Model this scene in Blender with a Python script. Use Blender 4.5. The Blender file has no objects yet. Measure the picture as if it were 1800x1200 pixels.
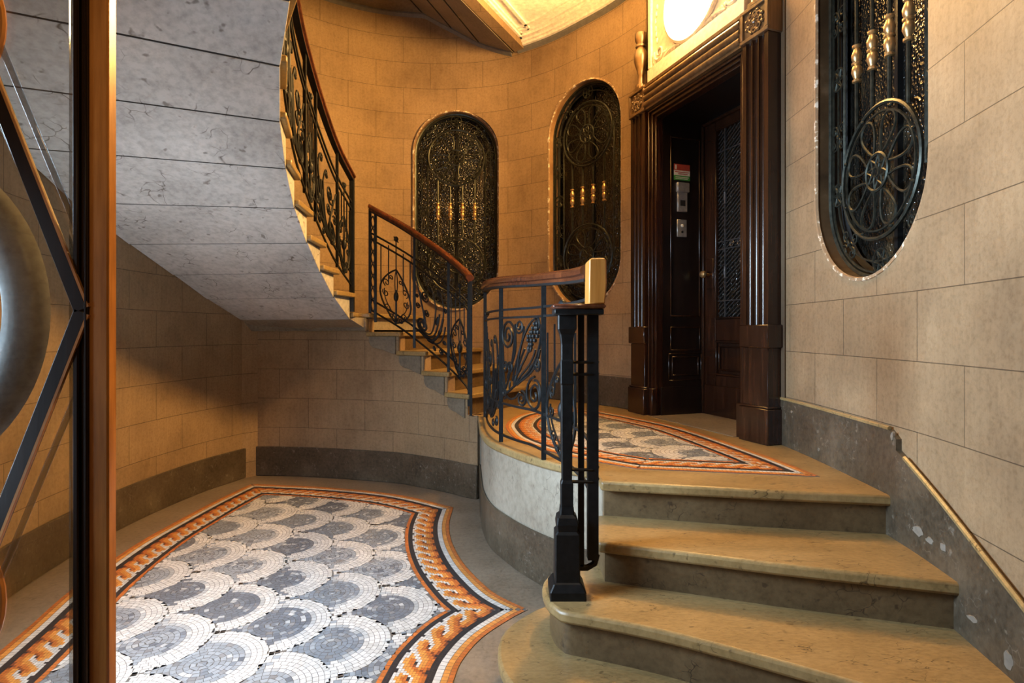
import bpy, bmesh, math, random
from mathutils import Vector, Matrix
import numpy as np
random.seed(7)
S = bpy.context.scene
COL = S.collection
PI = math.pi

# ------------------------------------------------------------------ camera, light, exposure
HZ = 583.0                       # row of the horizon in the 1800x1200 frame
cd = bpy.data.cameras.new('camera'); cam = bpy.data.objects.new('camera', cd); COL.objects.link(cam)
cam.location = (0, 0, 1.32); cam.rotation_euler = (PI/2, 0, 0)
cd.sensor_width = 36; cd.lens = 20.0; cd.shift_y = (HZ-600)/1800; cd.clip_start = 0.02
S.camera = cam
S.view_settings.view_transform = 'Standard'; S.view_settings.look = 'None'
S.view_settings.exposure = 0.80; S.view_settings.gamma = 1.0; S.view_settings.use_curve_mapping = False
w = bpy.data.worlds.new('world'); S.world = w; w.use_nodes = True
w.node_tree.nodes['Background'].inputs[0].default_value = (0.75, 0.85, 1.0, 1)
w.node_tree.nodes['Background'].inputs[1].default_value = 0.06

def area_light(name, loc, target, sx, sy, power, color, spread=180):
    l = bpy.data.lights.new(name, 'AREA'); l.shape = 'RECTANGLE'; l.size = sx; l.size_y = sy
    l.energy = power; l.color = color; l.spread = math.radians(spread)
    o = bpy.data.objects.new(name, l); COL.objects.link(o); o.location = loc
    o.rotation_euler = (Vector(target)-Vector(loc)).to_track_quat('-Z', 'Y').to_euler()
    return o
def point_light(name, loc, power, color, r):
    l = bpy.data.lights.new(name, 'POINT'); l.energy = power; l.color = color; l.shadow_soft_size = r
    o = bpy.data.objects.new(name, l); COL.objects.link(o); o.location = loc
    return o
WARM = (1.0, 0.66, 0.30)
area_light('daylight_entrance', (-1.98, 1.50, 1.40), (-1.0, 2.45, 0.35), 0.9, 1.3, 44, (0.61, 0.80, 1.0), 105)
area_light('right_wall_fill', (-2.06, 1.85, 1.9), (1.4, 2.35, 1.8), 0.6, 1.0, 29, (0.60, 0.80, 1.0), 72)  # cool fill added for the right wall, no glazed opening behind it
area_light('soffit_fill', (-1.62, 1.56, 0.45), (-1.85, 3.35, 2.15), 0.7, 0.5, 4.6, (0.80, 0.90, 1.0), 70)  # unseen low area light, added to brighten the grey soffit from below
area_light('door_ring_fill', (-2.06, 0.70, 1.2), (-1.4, 1.3, 1.2), 0.4, 1.2, 2.2, (0.66, 0.83, 1.0), 120)  # weak cool fill added to brighten the ring in the door leaf
sl = bpy.data.lights.new('stairwell_lamp', 'SPOT'); sl.energy = 60; sl.color = (1.0, .72, .42); sl.spot_size = math.radians(75); sl.spot_blend = .6; sl.shadow_soft_size = .12
so = bpy.data.objects.new('stairwell_lamp', sl); COL.objects.link(so); so.location = (.55, 1.75, 4.6)
so.rotation_euler = (Vector((1.45, 1.5, 1.9))-so.location).to_track_quat('-Z', 'Y').to_euler()
point_light('vestibule_lamp', (-0.80, 0.66, 1.95), 2.6, (1.0, 0.62, 0.28), 0.12)
LAMP_STRENGTH = 240.0

# ------------------------------------------------------------------ mesh builder
class MB:
    def __init__(s): s.v = []; s.f = []; s.uv = []; s.col = []
    def face(s, pts, uv=None, col=None):
        n = len(s.v); s.v += [tuple(p) for p in pts]; s.f.append(tuple(range(n, n+len(pts))))
        s.uv.append(uv); s.col.append(col)
    def mesh(s, vs, fs, uvs=None):
        n = len(s.v); s.v += [tuple(p) for p in vs]
        for i, f in enumerate(fs):
            s.f.append(tuple(n+j for j in f)); s.uv.append(uvs[i] if uvs else None); s.col.append(None)
    def box(s, x0, x1, y0, y1, z0, z1):
        s.mesh([(x0,y0,z0),(x1,y0,z0),(x1,y1,z0),(x0,y1,z0),(x0,y0,z1),(x1,y0,z1),(x1,y1,z1),(x0,y1,z1)],
               [(0,3,2,1),(4,5,6,7),(0,1,5,4),(1,2,6,5),(2,3,7,6),(3,0,4,7)])
    def prism(s, poly, z0, z1):
        """poly: list of (x,y); z0/z1 numbers or lists per vertex"""
        n = len(poly)
        a = z0 if isinstance(z0, (list, tuple)) else [z0]*n
        b = z1 if isinstance(z1, (list, tuple)) else [z1]*n
        vs = [(p[0],p[1],a[i]) for i,p in enumerate(poly)] + [(p[0],p[1],b[i]) for i,p in enumerate(poly)]
        u = [0.0]
        for i in range(n): u.append(u[-1]+math.dist(poly[i][:2], poly[(i+1)%n][:2]))
        fs = [tuple(range(n-1,-1,-1)), tuple(range(n,2*n))]
        uvs = [[(poly[i][0],poly[i][1]) for i in range(n-1,-1,-1)], [(p[0],p[1]) for p in poly]]
        for i in range(n):
            j = (i+1)%n
            fs.append((i,j,n+j,n+i)); uvs.append([(u[i],a[i]),(u[i+1],a[j]),(u[i+1],b[j]),(u[i],b[i])])
        s.mesh(vs, fs, uvs)
    def tube(s, path, r, n=6, closed=False, rot=0.0, caps=True):
        P = [Vector(p) for p in path]; m = len(P)
        if m < 2: return
        T = []
        for i in range(m):
            if closed: t = P[(i+1)%m]-P[(i-1)%m]
            else: t = P[min(i+1,m-1)]-P[max(i-1,0)]
            T.append(t.normalized() if t.length > 1e-9 else Vector((0,0,1)))
        up = Vector((0,0,1)) if abs(T[0].z) < 0.9 else Vector((0,1,0)) if abs(T[0].y) < .9 else Vector((1,0,0))
        N = (up - T[0]*up.dot(T[0])).normalized()
        vs = []
        for i in range(m):
            if i: N = (N - T[i]*N.dot(T[i])); N = N.normalized() if N.length > 1e-6 else T[i].orthogonal().normalized()
            B = T[i].cross(N); ri = r[i] if isinstance(r, (list,tuple)) else r
            for k in range(n):
                a = 2*PI*k/n + rot
                vs.append(P[i] + N*(ri*math.cos(a)) + B*(ri*math.sin(a)))
        fs = []
        for i in range(m if closed else m-1):
            j = (i+1)%m
            for k in range(n):
                l = (k+1)%n; fs.append((i*n+k, i*n+l, j*n+l, j*n+k))
        if caps and not closed:
            fs.append(tuple(range(n-1,-1,-1))); fs.append(tuple(range((m-1)*n, m*n)))
        s.mesh(vs, fs)
    def bar(s, p0, p1, h): s.tube([p0, p1], h*1.4142, 4, rot=PI/4)
    def lathe(s, prof, c, n=20, axis='z'):
        vs = []; m = len(prof)
        for r, z in prof:
            for k in range(n):
                a = 2*PI*k/n; x, y = r*math.cos(a), r*math.sin(a)
                if axis == 'z': vs.append((c[0]+x, c[1]+y, c[2]+z))
                elif axis == 'y': vs.append((c[0]+x, c[1]+z, c[2]+y))
                else: vs.append((c[0]+z, c[1]+x, c[2]+y))
        fs = []
        for i in range(m-1):
            for k in range(n):
                l = (k+1)%n; fs.append((i*n+k, i*n+l, (i+1)*n+l, (i+1)*n+k))
        fs.append(tuple(range(n-1,-1,-1))); fs.append(tuple(range((m-1)*n, m*n)))
        s.mesh(vs, fs)
    def ball(s, c, r, n=8, m=6, sc=(1,1,1), M=None):
        vs = []; fs = []
        for i in range(m+1):
            t = PI*i/m
            for k in range(n):
                a = 2*PI*k/n
                q = Vector((sc[0]*r*math.sin(t)*math.cos(a), sc[1]*r*math.sin(t)*math.sin(a), sc[2]*r*math.cos(t)))
                if M: q = M @ q
                vs.append((c[0]+q.x, c[1]+q.y, c[2]+q.z))
        for i in range(m):
            for k in range(n):
                l = (k+1)%n; fs.append((i*n+k, (i+1)*n+k, (i+1)*n+l, i*n+l))
        s.mesh(vs, fs)
    def sweep(s, path, prof, closed=False):
        """profile (side, up) carried along a 3D path with level side vectors"""
        P = [Vector(p) for p in path]; m = len(P); n = len(prof); vs = []
        for i in range(m):
            if closed: a, b = P[(i-1)%m], P[(i+1)%m]
            else: a, b = P[max(i-1,0)], P[min(i+1,m-1)]
            t = (b-a); t.z = 0; t.normalize(); sd = Vector((t.y, -t.x, 0))
            for q in prof: vs.append(P[i] + sd*q[0] + Vector((0,0,q[1])))
        fs = []; uvs = []
        L = [0]
        for i in range(m): L.append(L[-1]+(P[(i+1)%m]-P[i]).length)
        for i in range(m if closed else m-1):
            j = (i+1)%m
            for k in range(n):
                l = (k+1)%n; fs.append((i*n+k, j*n+k, j*n+l, i*n+l))
                uvs.append([(L[i],k*.05),(L[i+1],k*.05),(L[i+1],k*.05+.05),(L[i],k*.05+.05)])
        if not closed:
            fs.append(tuple(range(n))); fs.append(tuple(range(m*n-1, (m-1)*n-1, -1)))
            uvs += [[(0,0)]*n, [(0,0)]*n]
        s.mesh(vs, fs, uvs)
    def build(s, name, mat, parent=None, bevel=0, smooth=35, local=False, recalc=True, segs=1):
        me = bpy.data.meshes.new(name)
        vs = s.v
        if parent is not None and not local:
            l = parent.location + (parent.parent.location if parent.parent else Vector()); vs = [(p[0]-l[0], p[1]-l[1], p[2]-l[2]) for p in vs]
        me.from_pydata(vs, [], s.f)
        if any(u is not None for u in s.uv):
            lay = me.uv_layers.new(name='UVMap'); i = 0; buf = []
            for f, u in zip(s.f, s.uv):
                for k in range(len(f)): buf += list(u[k]) if u else [0.0, 0.0]
            lay.data.foreach_set('uv', buf)
        if any(c is not None for c in s.col):
            at = me.color_attributes.new('Col', 'FLOAT_COLOR', 'CORNER'); buf = []
            for f, c in zip(s.f, s.col):
                for k in range(len(f)): buf += [c[0], c[1], c[2], 1.0]
            at.data.foreach_set('color', buf)
        if recalc:
            bm = bmesh.new(); bm.from_mesh(me); bmesh.ops.recalc_face_normals(bm, faces=bm.faces); bm.to_mesh(me); bm.free()
        if smooth:
            me.shade_smooth(); me.set_sharp_from_angle(angle=math.radians(smooth))
        me.materials.append(mat)
        o = bpy.data.objects.new(name, me); COL.objects.link(o)
        if parent is not None: o.parent = parent
        if bevel:
            b = o.modifiers.new('bevel', 'BEVEL'); b.width = bevel; b.segments = segs; b.limit_method = 'ANGLE'; b.angle_limit = math.radians(40)
        return o

def thing(name, label, cat, loc=(0,0,0), rotz=0.0, group=None):
    o = bpy.data.objects.new(name, None); COL.objects.link(o); o.location = loc; o.rotation_euler = (0,0,rotz)
    o.empty_display_size = .1; o['label'] = label; o['category'] = cat
    if group: o['group'] = group
    return o
def tag(o, label=None, cat=None, group=None, kind=None):
    if label: o['label'] = label
    if cat: o['category'] = cat
    if group: o['group'] = group
    if kind: o['kind'] = kind
    return o
def struct(o): o['kind'] = 'structure'; return o
def copy_tree(o, parent=None):
    c = o.copy(); COL.objects.link(c)
    if parent is not None: c.parent = parent
    for ch in list(o.children): copy_tree(ch, c)
    return c
def spline(pts, step=0.04):
    """Catmull-Rom through pts, sampled roughly every step"""
    P = [Vector(p) for p in pts]; out = []
    P = [P[0]*2-P[1]] + P + [P[-1]*2-P[-2]]
    for i in range(1, len(P)-2):
        a, b, c, d = P[i-1:i+3]; n = max(1, int(round((c-b).length/step)))
        for k in range(n):
            t = k/n
            out.append(0.5*((2*b) + (c-a)*t + (2*a-5*b+4*c-d)*t*t + (3*b-a-3*c+d)*t**3))
    out.append(P[-2])
    return [tuple(p) for p in out]
def arclen(pts):
    L = [0.0]
    for i in range(1, len(pts)): L.append(L[-1]+math.dist(pts[i-1], pts[i]))
    return L
def at_len(pts, L, u):
    u = min(max(u, 0.0), L[-1])
    for i in range(1, len(L)):
        if u <= L[i]:
            t = (u-L[i-1])/max(L[i]-L[i-1], 1e-9); return tuple(a+(b-a)*t for a, b in zip(pts[i-1], pts[i]))
    return pts[-1]
def offset(pts, d):
    """open polyline in plan moved d to the right of its direction"""
    out = []
    for i in range(len(pts)):
        a, b = pts[max(i-1,0)], pts[min(i+1,len(pts)-1)]
        tx, ty = b[0]-a[0], b[1]-a[1]; l = math.hypot(tx,ty) or 1
        out.append((pts[i][0]+ty/l*d, pts[i][1]-tx/l*d))
    return out
def lerp(a, b, t): return tuple(x+(y-x)*t for x, y in zip(a, b))
def frame_rot(out): return math.atan2(-out[0], out[1])      # local +Y = out (into the wall), local +X = right seen from the room

# ------------------------------------------------------------------ materials
class NT:
    def __init__(s, name):
        s.m = bpy.data.materials.new(name); s.m.use_nodes = True; s.t = s.m.node_tree
        s.b = s.t.nodes['Principled BSDF']
    def n(s, typ, **kw):
        x = s.t.nodes.new(typ)
        for k, v in kw.items():
            if k in x.inputs: x.inputs[k].default_value = v
            else: setattr(x, k, v)
        return x
    def l(s, a, b): s.t.links.new(a, b)
    def coord(s, kind='Object', scale=(1,1,1)):
        c = s.n('ShaderNodeTexCoord'); mp = s.n('ShaderNodeMapping'); mp.inputs['Scale'].default_value = scale
        s.l(c.outputs[kind], mp.inputs['Vector']); return mp.outputs[0]
    def noise(s, vec, scale, detail=4, rough=.55):
        x = s.n('ShaderNodeTexNoise'); x.inputs['Scale'].default_value = scale; x.inputs['Detail'].default_value = detail
        x.inputs['Roughness'].default_value = rough; s.l(vec, x.inputs['Vector']); return x.outputs['Fac']
    def ramp(s, fac, stops):
        x = s.n('ShaderNodeValToRGB'); e = x.color_ramp.elements
        e[0].position, e[0].color = stops[0][0], (*stops[0][1], 1); e[1].position, e[1].color = stops[-1][0], (*stops[-1][1], 1)
        for p, c in stops[1:-1]: q = e.new(p); q.color = (*c, 1)
        s.l(fac, x.inputs[0]); return x.outputs[0]
    def mix(s, fac, a, b, mode='MIX'):
        x = s.n('ShaderNodeMix', data_type='RGBA', blend_type=mode)
        for sock, val in ((x.inputs[0], fac), (x.inputs[6], a), (x.inputs[7], b)):
            if isinstance(val, (int, float)): sock.default_value = val
            elif isinstance(val, tuple): sock.default_value = (*val, 1)
            else: s.l(val, sock)
        return x.outputs[2]
    def math(s, op, a, b=0.0):
        x = s.n('ShaderNodeMath', operation=op)
        for sock, val in ((x.inputs[0], a), (x.inputs[1], b)):
            if isinstance(val, (int, float)): sock.default_value = val
            else: s.l(val, sock)
        return x.outputs[0]
    def bump(s, h, strength=.3, dist=.01):
        x = s.n('ShaderNodeBump'); x.inputs['Strength'].default_value = strength; x.inputs['Distance'].default_value = dist
        s.l(h, x.inputs['Height']); s.l(x.outputs[0], s.b.inputs['Normal']); return x
    def set(s, col=None, rough=None, metal=None, spec=None, coat=None):
        for k, v in (('Base Color', col), ('Roughness', rough), ('Metallic', metal), ('Specular IOR Level', spec), ('Coat Weight', coat)):
            if v is None: continue
            if isinstance(v, tuple): s.b.inputs[k].default_value = (*v, 1)
            elif isinstance(v, (int, float)): s.b.inputs[k].default_value = v
            else: s.l(v, s.b.inputs[k])
        return s.m

def stone_mat(name, c0, c1, c2, fleck=(.12,.09,.06), fleck_amt=.5, rough=.5, scale=3.0, streak=(1,1,1), spec=.4, bump=.15, seed=0.0):
    k = NT(name); v = k.coord('Object', streak)
    base = k.ramp(k.noise(v, scale, 6, .6), [(.3, c0), (.5, c1), (.7, c2)])
    fine = k.noise(v, scale*14, 3, .6)
    base = k.mix(.35, base, k.ramp(fine, [(.25, tuple(x*.45 for x in c0)), (.6, c2)]), 'MULTIPLY' if False else 'MIX')
    # shell-like flecks of the limestone
    vo = k.n('ShaderNodeTexVoronoi', feature='DISTANCE_TO_EDGE'); vo.inputs['Scale'].default_value = scale*5
    vd = k.n('ShaderNodeVectorMath', operation='ADD'); k.l(v, vd.inputs[0])
    nz = k.n('ShaderNodeTexNoise'); nz.inputs['Scale'].default_value = scale*4; k.l(v, nz.inputs['Vector'])
    sc = k.n('ShaderNodeVectorMath', operation='SCALE'); sc.inputs['Scale'].default_value = .12; k.l(nz.outputs['Color'], sc.inputs[0])
    k.l(sc.outputs[0], vd.inputs[1]); k.l(vd.outputs[0], vo.inputs['Vector'])
    thin = k.ramp(vo.outputs['Distance'], [(0.0, (1,1,1)), (.035, (0,0,0))])
    gate = k.ramp(k.noise(v, scale*2.3, 2), [(.56, (0,0,0)), (.64, (1,1,1))])
    fac = k.math('MULTIPLY', k.math('MULTIPLY', thin, gate), fleck_amt)
    base = k.mix(fac, base, fleck)
    spots = k.ramp(k.noise(v, scale*9, 2, .5), [(.66, (0,0,0)), (.74, (1,1,1))])
    base = k.mix(k.math('MULTIPLY', spots, fleck_amt*.7), base, tuple(x*1.2 for x in fleck))
    k.bump(fine, bump, .004)
    return k.set(col=base, rough=rough, spec=spec)

def wall_mat(name):
    k = NT(name); uv = k.coord('UV'); ob = k.coord('Object')
    br = k.n('ShaderNodeTexBrick', offset=.5, squash=1.0)
    br.inputs['Scale'].default_value = 1.0; br.inputs['Mortar Size'].default_value = .0021; br.inputs['Mortar Smooth'].default_value = .3
    br.inputs['Brick Width'].default_value = .56; br.inputs['Row Height'].default_value = .2675; br.inputs['Bias'].default_value = 0
    br.inputs['Color1'].default_value = (.315,.215,.120,1); br.inputs['Color2'].default_value = (.26,.175,.096,1); br.inputs['Mortar'].default_value = (.07,.045,.025,1)
    k.l(uv, br.inputs['Vector'])
    vs = k.coord('UV', (14, 1.1, 1)); streak = k.noise(vs, 3.0, 5, .65)
    blot = k.noise(ob, 1.7, 5, .6); fine = k.noise(ob, 55, 4, .7)
    c = k.mix(.55, br.outputs['Color'], k.ramp(blot, [(.3, (.132,.084,.046)), (.6, (.34,.235,.133))]), 'MIX')
    c = k.mix(.45, c, k.ramp(streak, [(.34, (.78,.74,.69)), (.6, (1,1,1))]), 'MULTIPLY')
    c = k.mix(.6, c, k.ramp(fine, [(.3, (.62,.58,.52)), (.55, (1,1,1))]), 'MULTIPLY')
    c = k.mix(k.math('MULTIPLY', br.outputs['Fac'], .75), c, (.055,.034,.018))
    h = k.math('SUBTRACT', k.math('MULTIPLY', fine, .3), br.outputs['Fac'])
    k.bump(h, .35, .004)
    return k.set(col=c, rough=.62, spec=.3)

def wood_mat(name, c0, c1, c2, rough=.3, scale=(18,18,1.2), spec=.5):
    k = NT(name); v = k.coord('Object', scale)
    g = k.noise(v, 2.2, 6, .65); g2 = k.noise(k.coord('Object'), 3, 4)
    c = k.ramp(g, [(.28, c0), (.5, c1), (.74, c2)])
    c = k.mix(.5, c, k.ramp(g2, [(.3, (.45,.45,.45)), (.65, (1,1,1))]), 'MULTIPLY')
    k.bump(g, .12, .002)
    return k.set(col=c, rough=rough, spec=spec)

def iron_mat(name, c=(.006,.007,.0075), rough=.5, metal=.0):
    k = NT(name); v = k.coord('Object'); n = k.noise(v, 40, 3)
    k.bump(n, .25, .002)
    return k.set(col=k.ramp(n, [(.3, tuple(x*.6 for x in c)), (.7, tuple(x*1.7 for x in c))]), rough=rough, metal=metal, spec=.25)

def plain(name, c, rough=.5, metal=0.0, spec=.5):
    k = NT(name); n = k.noise(k.coord('Object'), 30, 3)
    return k.set(col=k.ramp(n, [(.3, tuple(x*.82 for x in c)), (.7, tuple(min(1,x*1.12) for x in c))]), rough=rough, metal=metal, spec=spec)

M = {}
M['wall'] = wall_mat('ashlar_wall_stone')
M['plinth'] = stone_mat('plinth_stone', (.032,.022,.013), (.064,.047,.030), (.12,.093,.062), (.30,.27,.22), .35, .36, 3.5)
M['soffit'] = stone_mat('grey_soffit_stone', (.27,.262,.248), (.41,.40,.382), (.52,.51,.49), (.07,.055,.04), .95, .6, 2.0, bump=.2)
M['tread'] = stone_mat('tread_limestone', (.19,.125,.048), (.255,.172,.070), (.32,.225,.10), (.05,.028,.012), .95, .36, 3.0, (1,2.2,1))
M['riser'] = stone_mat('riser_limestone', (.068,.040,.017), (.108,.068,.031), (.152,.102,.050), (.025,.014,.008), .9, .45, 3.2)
M['floor'] = stone_mat('floor_limestone', (.14,.106,.072), (.195,.15,.105), (.25,.20,.145), (.07,.05,.03), .7, .4, 3.0)
M['curb'] = stone_mat('curb_stone', (.20,.165,.12), (.28,.24,.18), (.36,.315,.245), (.09,.07,.05), .6, .55, 3.0, (1,1,.7))
M['bracket'] = stone_mat('grey_string_stone', (.11,.088,.06), (.16,.13,.09), (.21,.175,.125), (.07,.05,.035), .5, .6, 3.0)
M['lattice'] = iron_mat('dark_lattice_iron', (.07,.07,.072), .35, .6)
M['iron'] = iron_mat('wrought_iron')
M['iron_grille'] = iron_mat('bronzed_grille_iron', (.026,.028,.022), .38, .6)
M['iron_black'] = iron_mat('black_cast_iron', (.004,.004,.004), .5, .0)
M['brass'] = plain('aged_brass', (.55,.36,.16), .35, .85)
M['rail_wood'] = wood_mat('polished_handrail_wood', (.035,.010,.006), (.075,.022,.010), (.13,.038,.014), .2)
M['rail_end'] = wood_mat('pale_end_grain_wood', (.33,.125,.020), (.46,.19,.036), (.54,.25,.06), .35)
M['dark_wood'] = wood_mat('dark_mahogany', (.012,.0055,.0035), (.028,.0115,.006), (.055,.021,.010), .22)
M['lintel_wood'] = wood_mat('mahogany_lintel', (.085,.048,.022), (.15,.088,.040), (.21,.13,.062), .28)
M['black_wood'] = wood_mat('black_stained_wood', (.006,.004,.003), (.012,.007,.005), (.02,.011,.007), .3)
M['stile'] = wood_mat('entrance_door_mahogany', (.27,.105,.024), (.42,.18,.045), (.55,.26,.075), .28)
M['bead'] = wood_mat('dark_door_bead', (.005,.003,.002), (.010,.005,.003), (.018,.008,.004), .3, spec=.3)
M['plaster'] = plain('cream_plaster', (.84,.80,.70), .7, 0, .2)
M['panel'] = plain('cream_painted_panel', (.74,.70,.60), .55)
M['ring'] = stone_mat('grey_ornamental_ring', (.11,.115,.12), (.17,.175,.18), (.24,.245,.25), (.12,.12,.12), .3, .35, 4.0)
M['steel'] = plain('brushed_steel', (.42,.40,.36), .35, .6)
M['red'] = plain('red_print', (.45,.06,.03), .5); M['green'] = plain('green_print', (.05,.28,.04), .5)
M['white'] = plain('white_print', (.70,.66,.55), .5); M['black'] = plain('black_slot', (.01,.01,.01), .5)
M['lead'] = plain('cornice_shadow_grey', (.13,.125,.115), .6)  # dark grey that carries the shadow line under the cornice

k = NT('reveal_stone'); v = k.coord('Object')
c = k.ramp(k.noise(v, 6, 5, .6), [(.3, (.16,.08,.03)), (.5, (.26,.15,.07)), (.7, (.34,.21,.10))])
M['reveal'] = k.set(col=c, rough=.4)
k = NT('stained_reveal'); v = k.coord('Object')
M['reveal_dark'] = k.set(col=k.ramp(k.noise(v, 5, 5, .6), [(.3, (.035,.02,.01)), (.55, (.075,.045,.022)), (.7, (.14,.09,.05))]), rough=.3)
M['chip'] = plain('chipped_plaster', (.19,.165,.13), .8)
M['joint'] = plain('dark_mortar', (.012,.010,.008), .9)
k = NT('chipped_arris'); v = k.coord('Object')
c = k.ramp(k.noise(v, 26, 3, .6), [(.44, (.24,.15,.08)), (.54, (.30,.20,.11)), (.60, (.66,.58,.46))])
M['arris'] = k.set(col=c, rough=.7)
k = NT('window_glass'); v = k.coord('Object')
vo = k.n('ShaderNodeTexVoronoi', feature='SMOOTH_F1'); vo.inputs['Scale'].default_value = 75; k.l(v, vo.inputs['Vector'])
k.bump(vo.outputs['Distance'], .85, .012)
bl = k.noise(k.coord('Object', (3,1,.7)), 2.2, 4, .6)
k.set(col=k.ramp(bl, [(.35, (.004,.004,.004)), (.58, (.010,.009,.007)), (.74, (.05,.034,.017))]), rough=.14, spec=.65)
M['obscure'] = k.m
k = NT('clear_glass')
t = k.n('ShaderNodeBsdfTransparent'); t.inputs[0].default_value = (.93,.94,.93,1); g = k.n('ShaderNodeBsdfGlossy'); g.inputs['Roughness'].default_value = .02
fr = k.n('ShaderNodeValue'); fr.outputs[0].default_value = .07; mx = k.n('ShaderNodeMixShader')
k.l(fr.outputs[0], mx.inputs[0]); k.l(t.outputs[0], mx.inputs[1]); k.l(g.outputs[0], mx.inputs[2])
k.l(mx.outputs[0], k.t.nodes['Material Output'].inputs[0]); M['glass'] = k.m
k = NT('bevelled_glass')
t = k.n('ShaderNodeBsdfTransparent'); t.inputs[0].default_value = (.72,.75,.76,1); g = k.n('ShaderNodeBsdfGlossy'); g.inputs['Roughness'].default_value = .08
mx = k.n('ShaderNodeMixShader'); mx.inputs[0].default_value = .22
k.l(t.outputs[0], mx.inputs[1]); k.l(g.outputs[0], mx.inputs[2])
k.l(mx.outputs[0], k.t.nodes['Material Output'].inputs[0]); M['bevel_glass'] = k.m
k = NT('tesserae'); a = k.n('ShaderNodeAttribute', attribute_name='Col'); n = k.noise(k.coord('Object'), 60, 3)
c = k.mix(.3, a.outputs['Color'], k.ramp(n, [(.3, (.5,.5,.5)), (.6, (1,1,1))]), 'MULTIPLY')
M['tess'] = k.set(col=c, rough=.33, spec=.5)
M['grout'] = plain('mosaic_grout', (.12,.11,.10), .8)
k = NT('lamp_glass'); k.b.inputs['Emission Color'].default_value = (1.0,.55,.17,1); k.b.inputs['Emission Strength'].default_value = LAMP_STRENGTH
M['lamp'] = k.set(col=(.9,.88,.8), rough=.4)
# ------------------------------------------------------------------ plan of the hall (metres, camera at the origin, +Y away)
LAND = 0.66; RIS = 0.165; UP = 3.41
RWALL = spline([(1.10,-1.3),(1.17,-.4),(1.26,.5),(1.36,1.15),(1.45,1.65),(1.525,2.1),(1.57,2.6),(1.592,3.0),(1.598,3.36)], .05)
BWALL = spline([(1.10,4.66),(.90,5.00),(.66,5.29),(.36,5.60),(.0,5.85),(-.3,5.96),(-.6,6.0),(-.95,6.0),(-1.35,5.93),(-1.75,5.76),(-2.1,5.5),(-2.43,5.12)], .04)
LWALL = spline([(-2.43,5.12),(-2.54,4.76),(-2.60,4.38),(-2.63,3.92),(-2.60,3.38),(-2.52,2.88),(-2.40,2.48),(-2.27,2.1),(-2.15,1.5),(-2.1,.8),(-2.08,-1.3)], .05)
CURB = spline([(-.272,4.52),(-.255,4.3),(-.235,4.05),(-.205,3.76),(-.14,3.46),(-.03,3.22),(.07,3.05),(.19,2.89),(.33,2.75),(.392,2.70)], .03)
RN = {1:(-.35,4.53),2:(-.53,4.68),3:(-.745,4.82),4:(-.985,4.96),5:(-1.27,5.05),6:(-1.37,4.83),7:(-1.41,4.52),8:(-1.41,4.2),9:(-1.39,3.87),
      10:(-1.355,3.55),11:(-1.295,3.26),12:(-1.215,2.98),13:(-1.105,2.71),14:(-.96,2.46),15:(-.78,2.24),16:(-.56,2.06),17:(-.3,1.94)}
ON = {1:(.37,5.59),2:(.03,5.83),3:(-.33,5.97),4:(-.62,6.0),5:(-.93,6.0),6:(-2.43,5.12),7:(-2.54,4.76),8:(-2.6,4.38),9:(-2.63,3.92),10:(-2.6,3.38),
      11:(-2.52,2.88),12:(-2.40,2.48),13:(-2.24,2.12),14:(-2.0,1.8),15:(-1.7,1.53),16:(-1.3,1.32),17:(-.9,1.2)}
def zt(k): return LAND + RIS*k

def wall_strip(name, path, z0, z1, thick, mat, ustart=0.0, side=1):
    """room face = path; thickness to the right (side=1) of the path's direction"""
    back = offset(path, thick*side); L = arclen(path); m = MB(); n = len(path)
    nz = max(2, int(round((z1-z0)/.30))); zs = [z0+(z1-z0)*i/nz for i in range(nz+1)]; q = nz+1
    vs = [(p[0],p[1],z) for p in path for z in zs] + [(p[0],p[1],z) for p in back for z in zs]
    fs = []; uv = []; B = n*q
    for i in range(n-1):
        U0, U1 = L[i]+ustart, L[i+1]+ustart
        for j in range(nz):
            a, b = i*q+j, (i+1)*q+j; v0, v1 = zs[j]-.94, zs[j+1]-.94
            fs += [(a,b,b+1,a+1),(B+a,B+a+1,B+b+1,B+b)]; uv += [[(U0,v0),(U1,v0),(U1,v1),(U0,v1)],[(U0,v0),(U0,v1),(U1,v1),(U1,v0)]]
        fs += [(i*q+nz,(i+1)*q+nz,B+(i+1)*q+nz,B+i*q+nz),(i*q,B+i*q,B+(i+1)*q,(i+1)*q)]; uv += [[(U0,.1)]*4,[(U0,.1)]*4]
    for j in range(nz):
        a = (n-1)*q+j
        fs += [(j,j+1,B+j+1,B+j),(a,B+a,B+a+1,a+1)]; uv += [[(.1,zs[j]-.94),(.1,zs[j+1]-.94),(.3,zs[j+1]-.94),(.3,zs[j]-.94)]]+[[(.1,zs[j]-.94),(.3,zs[j]-.94),(.3,zs[j+1]-.94),(.1,zs[j+1]-.94)]]
    m.mesh(vs, fs, uv)
    return struct(m.build(name, mat, smooth=0))

def stadium(hw, hh, zc=0.0, n=24):
    """closed loop in (x,z), half width hw, half height hh"""
    pts = []; s = hh-hw
    for i in range(n+1): a = PI*i/n; pts.append((hw*math.cos(a), zc+s+hw*math.sin(a)))
    for i in range(n+1): a = PI+PI*i/n; pts.append((hw*math.cos(a), zc-s+hw*math.sin(a)))
    return pts
def loop_len(pts):
    return pts + [pts[0]]

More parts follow.
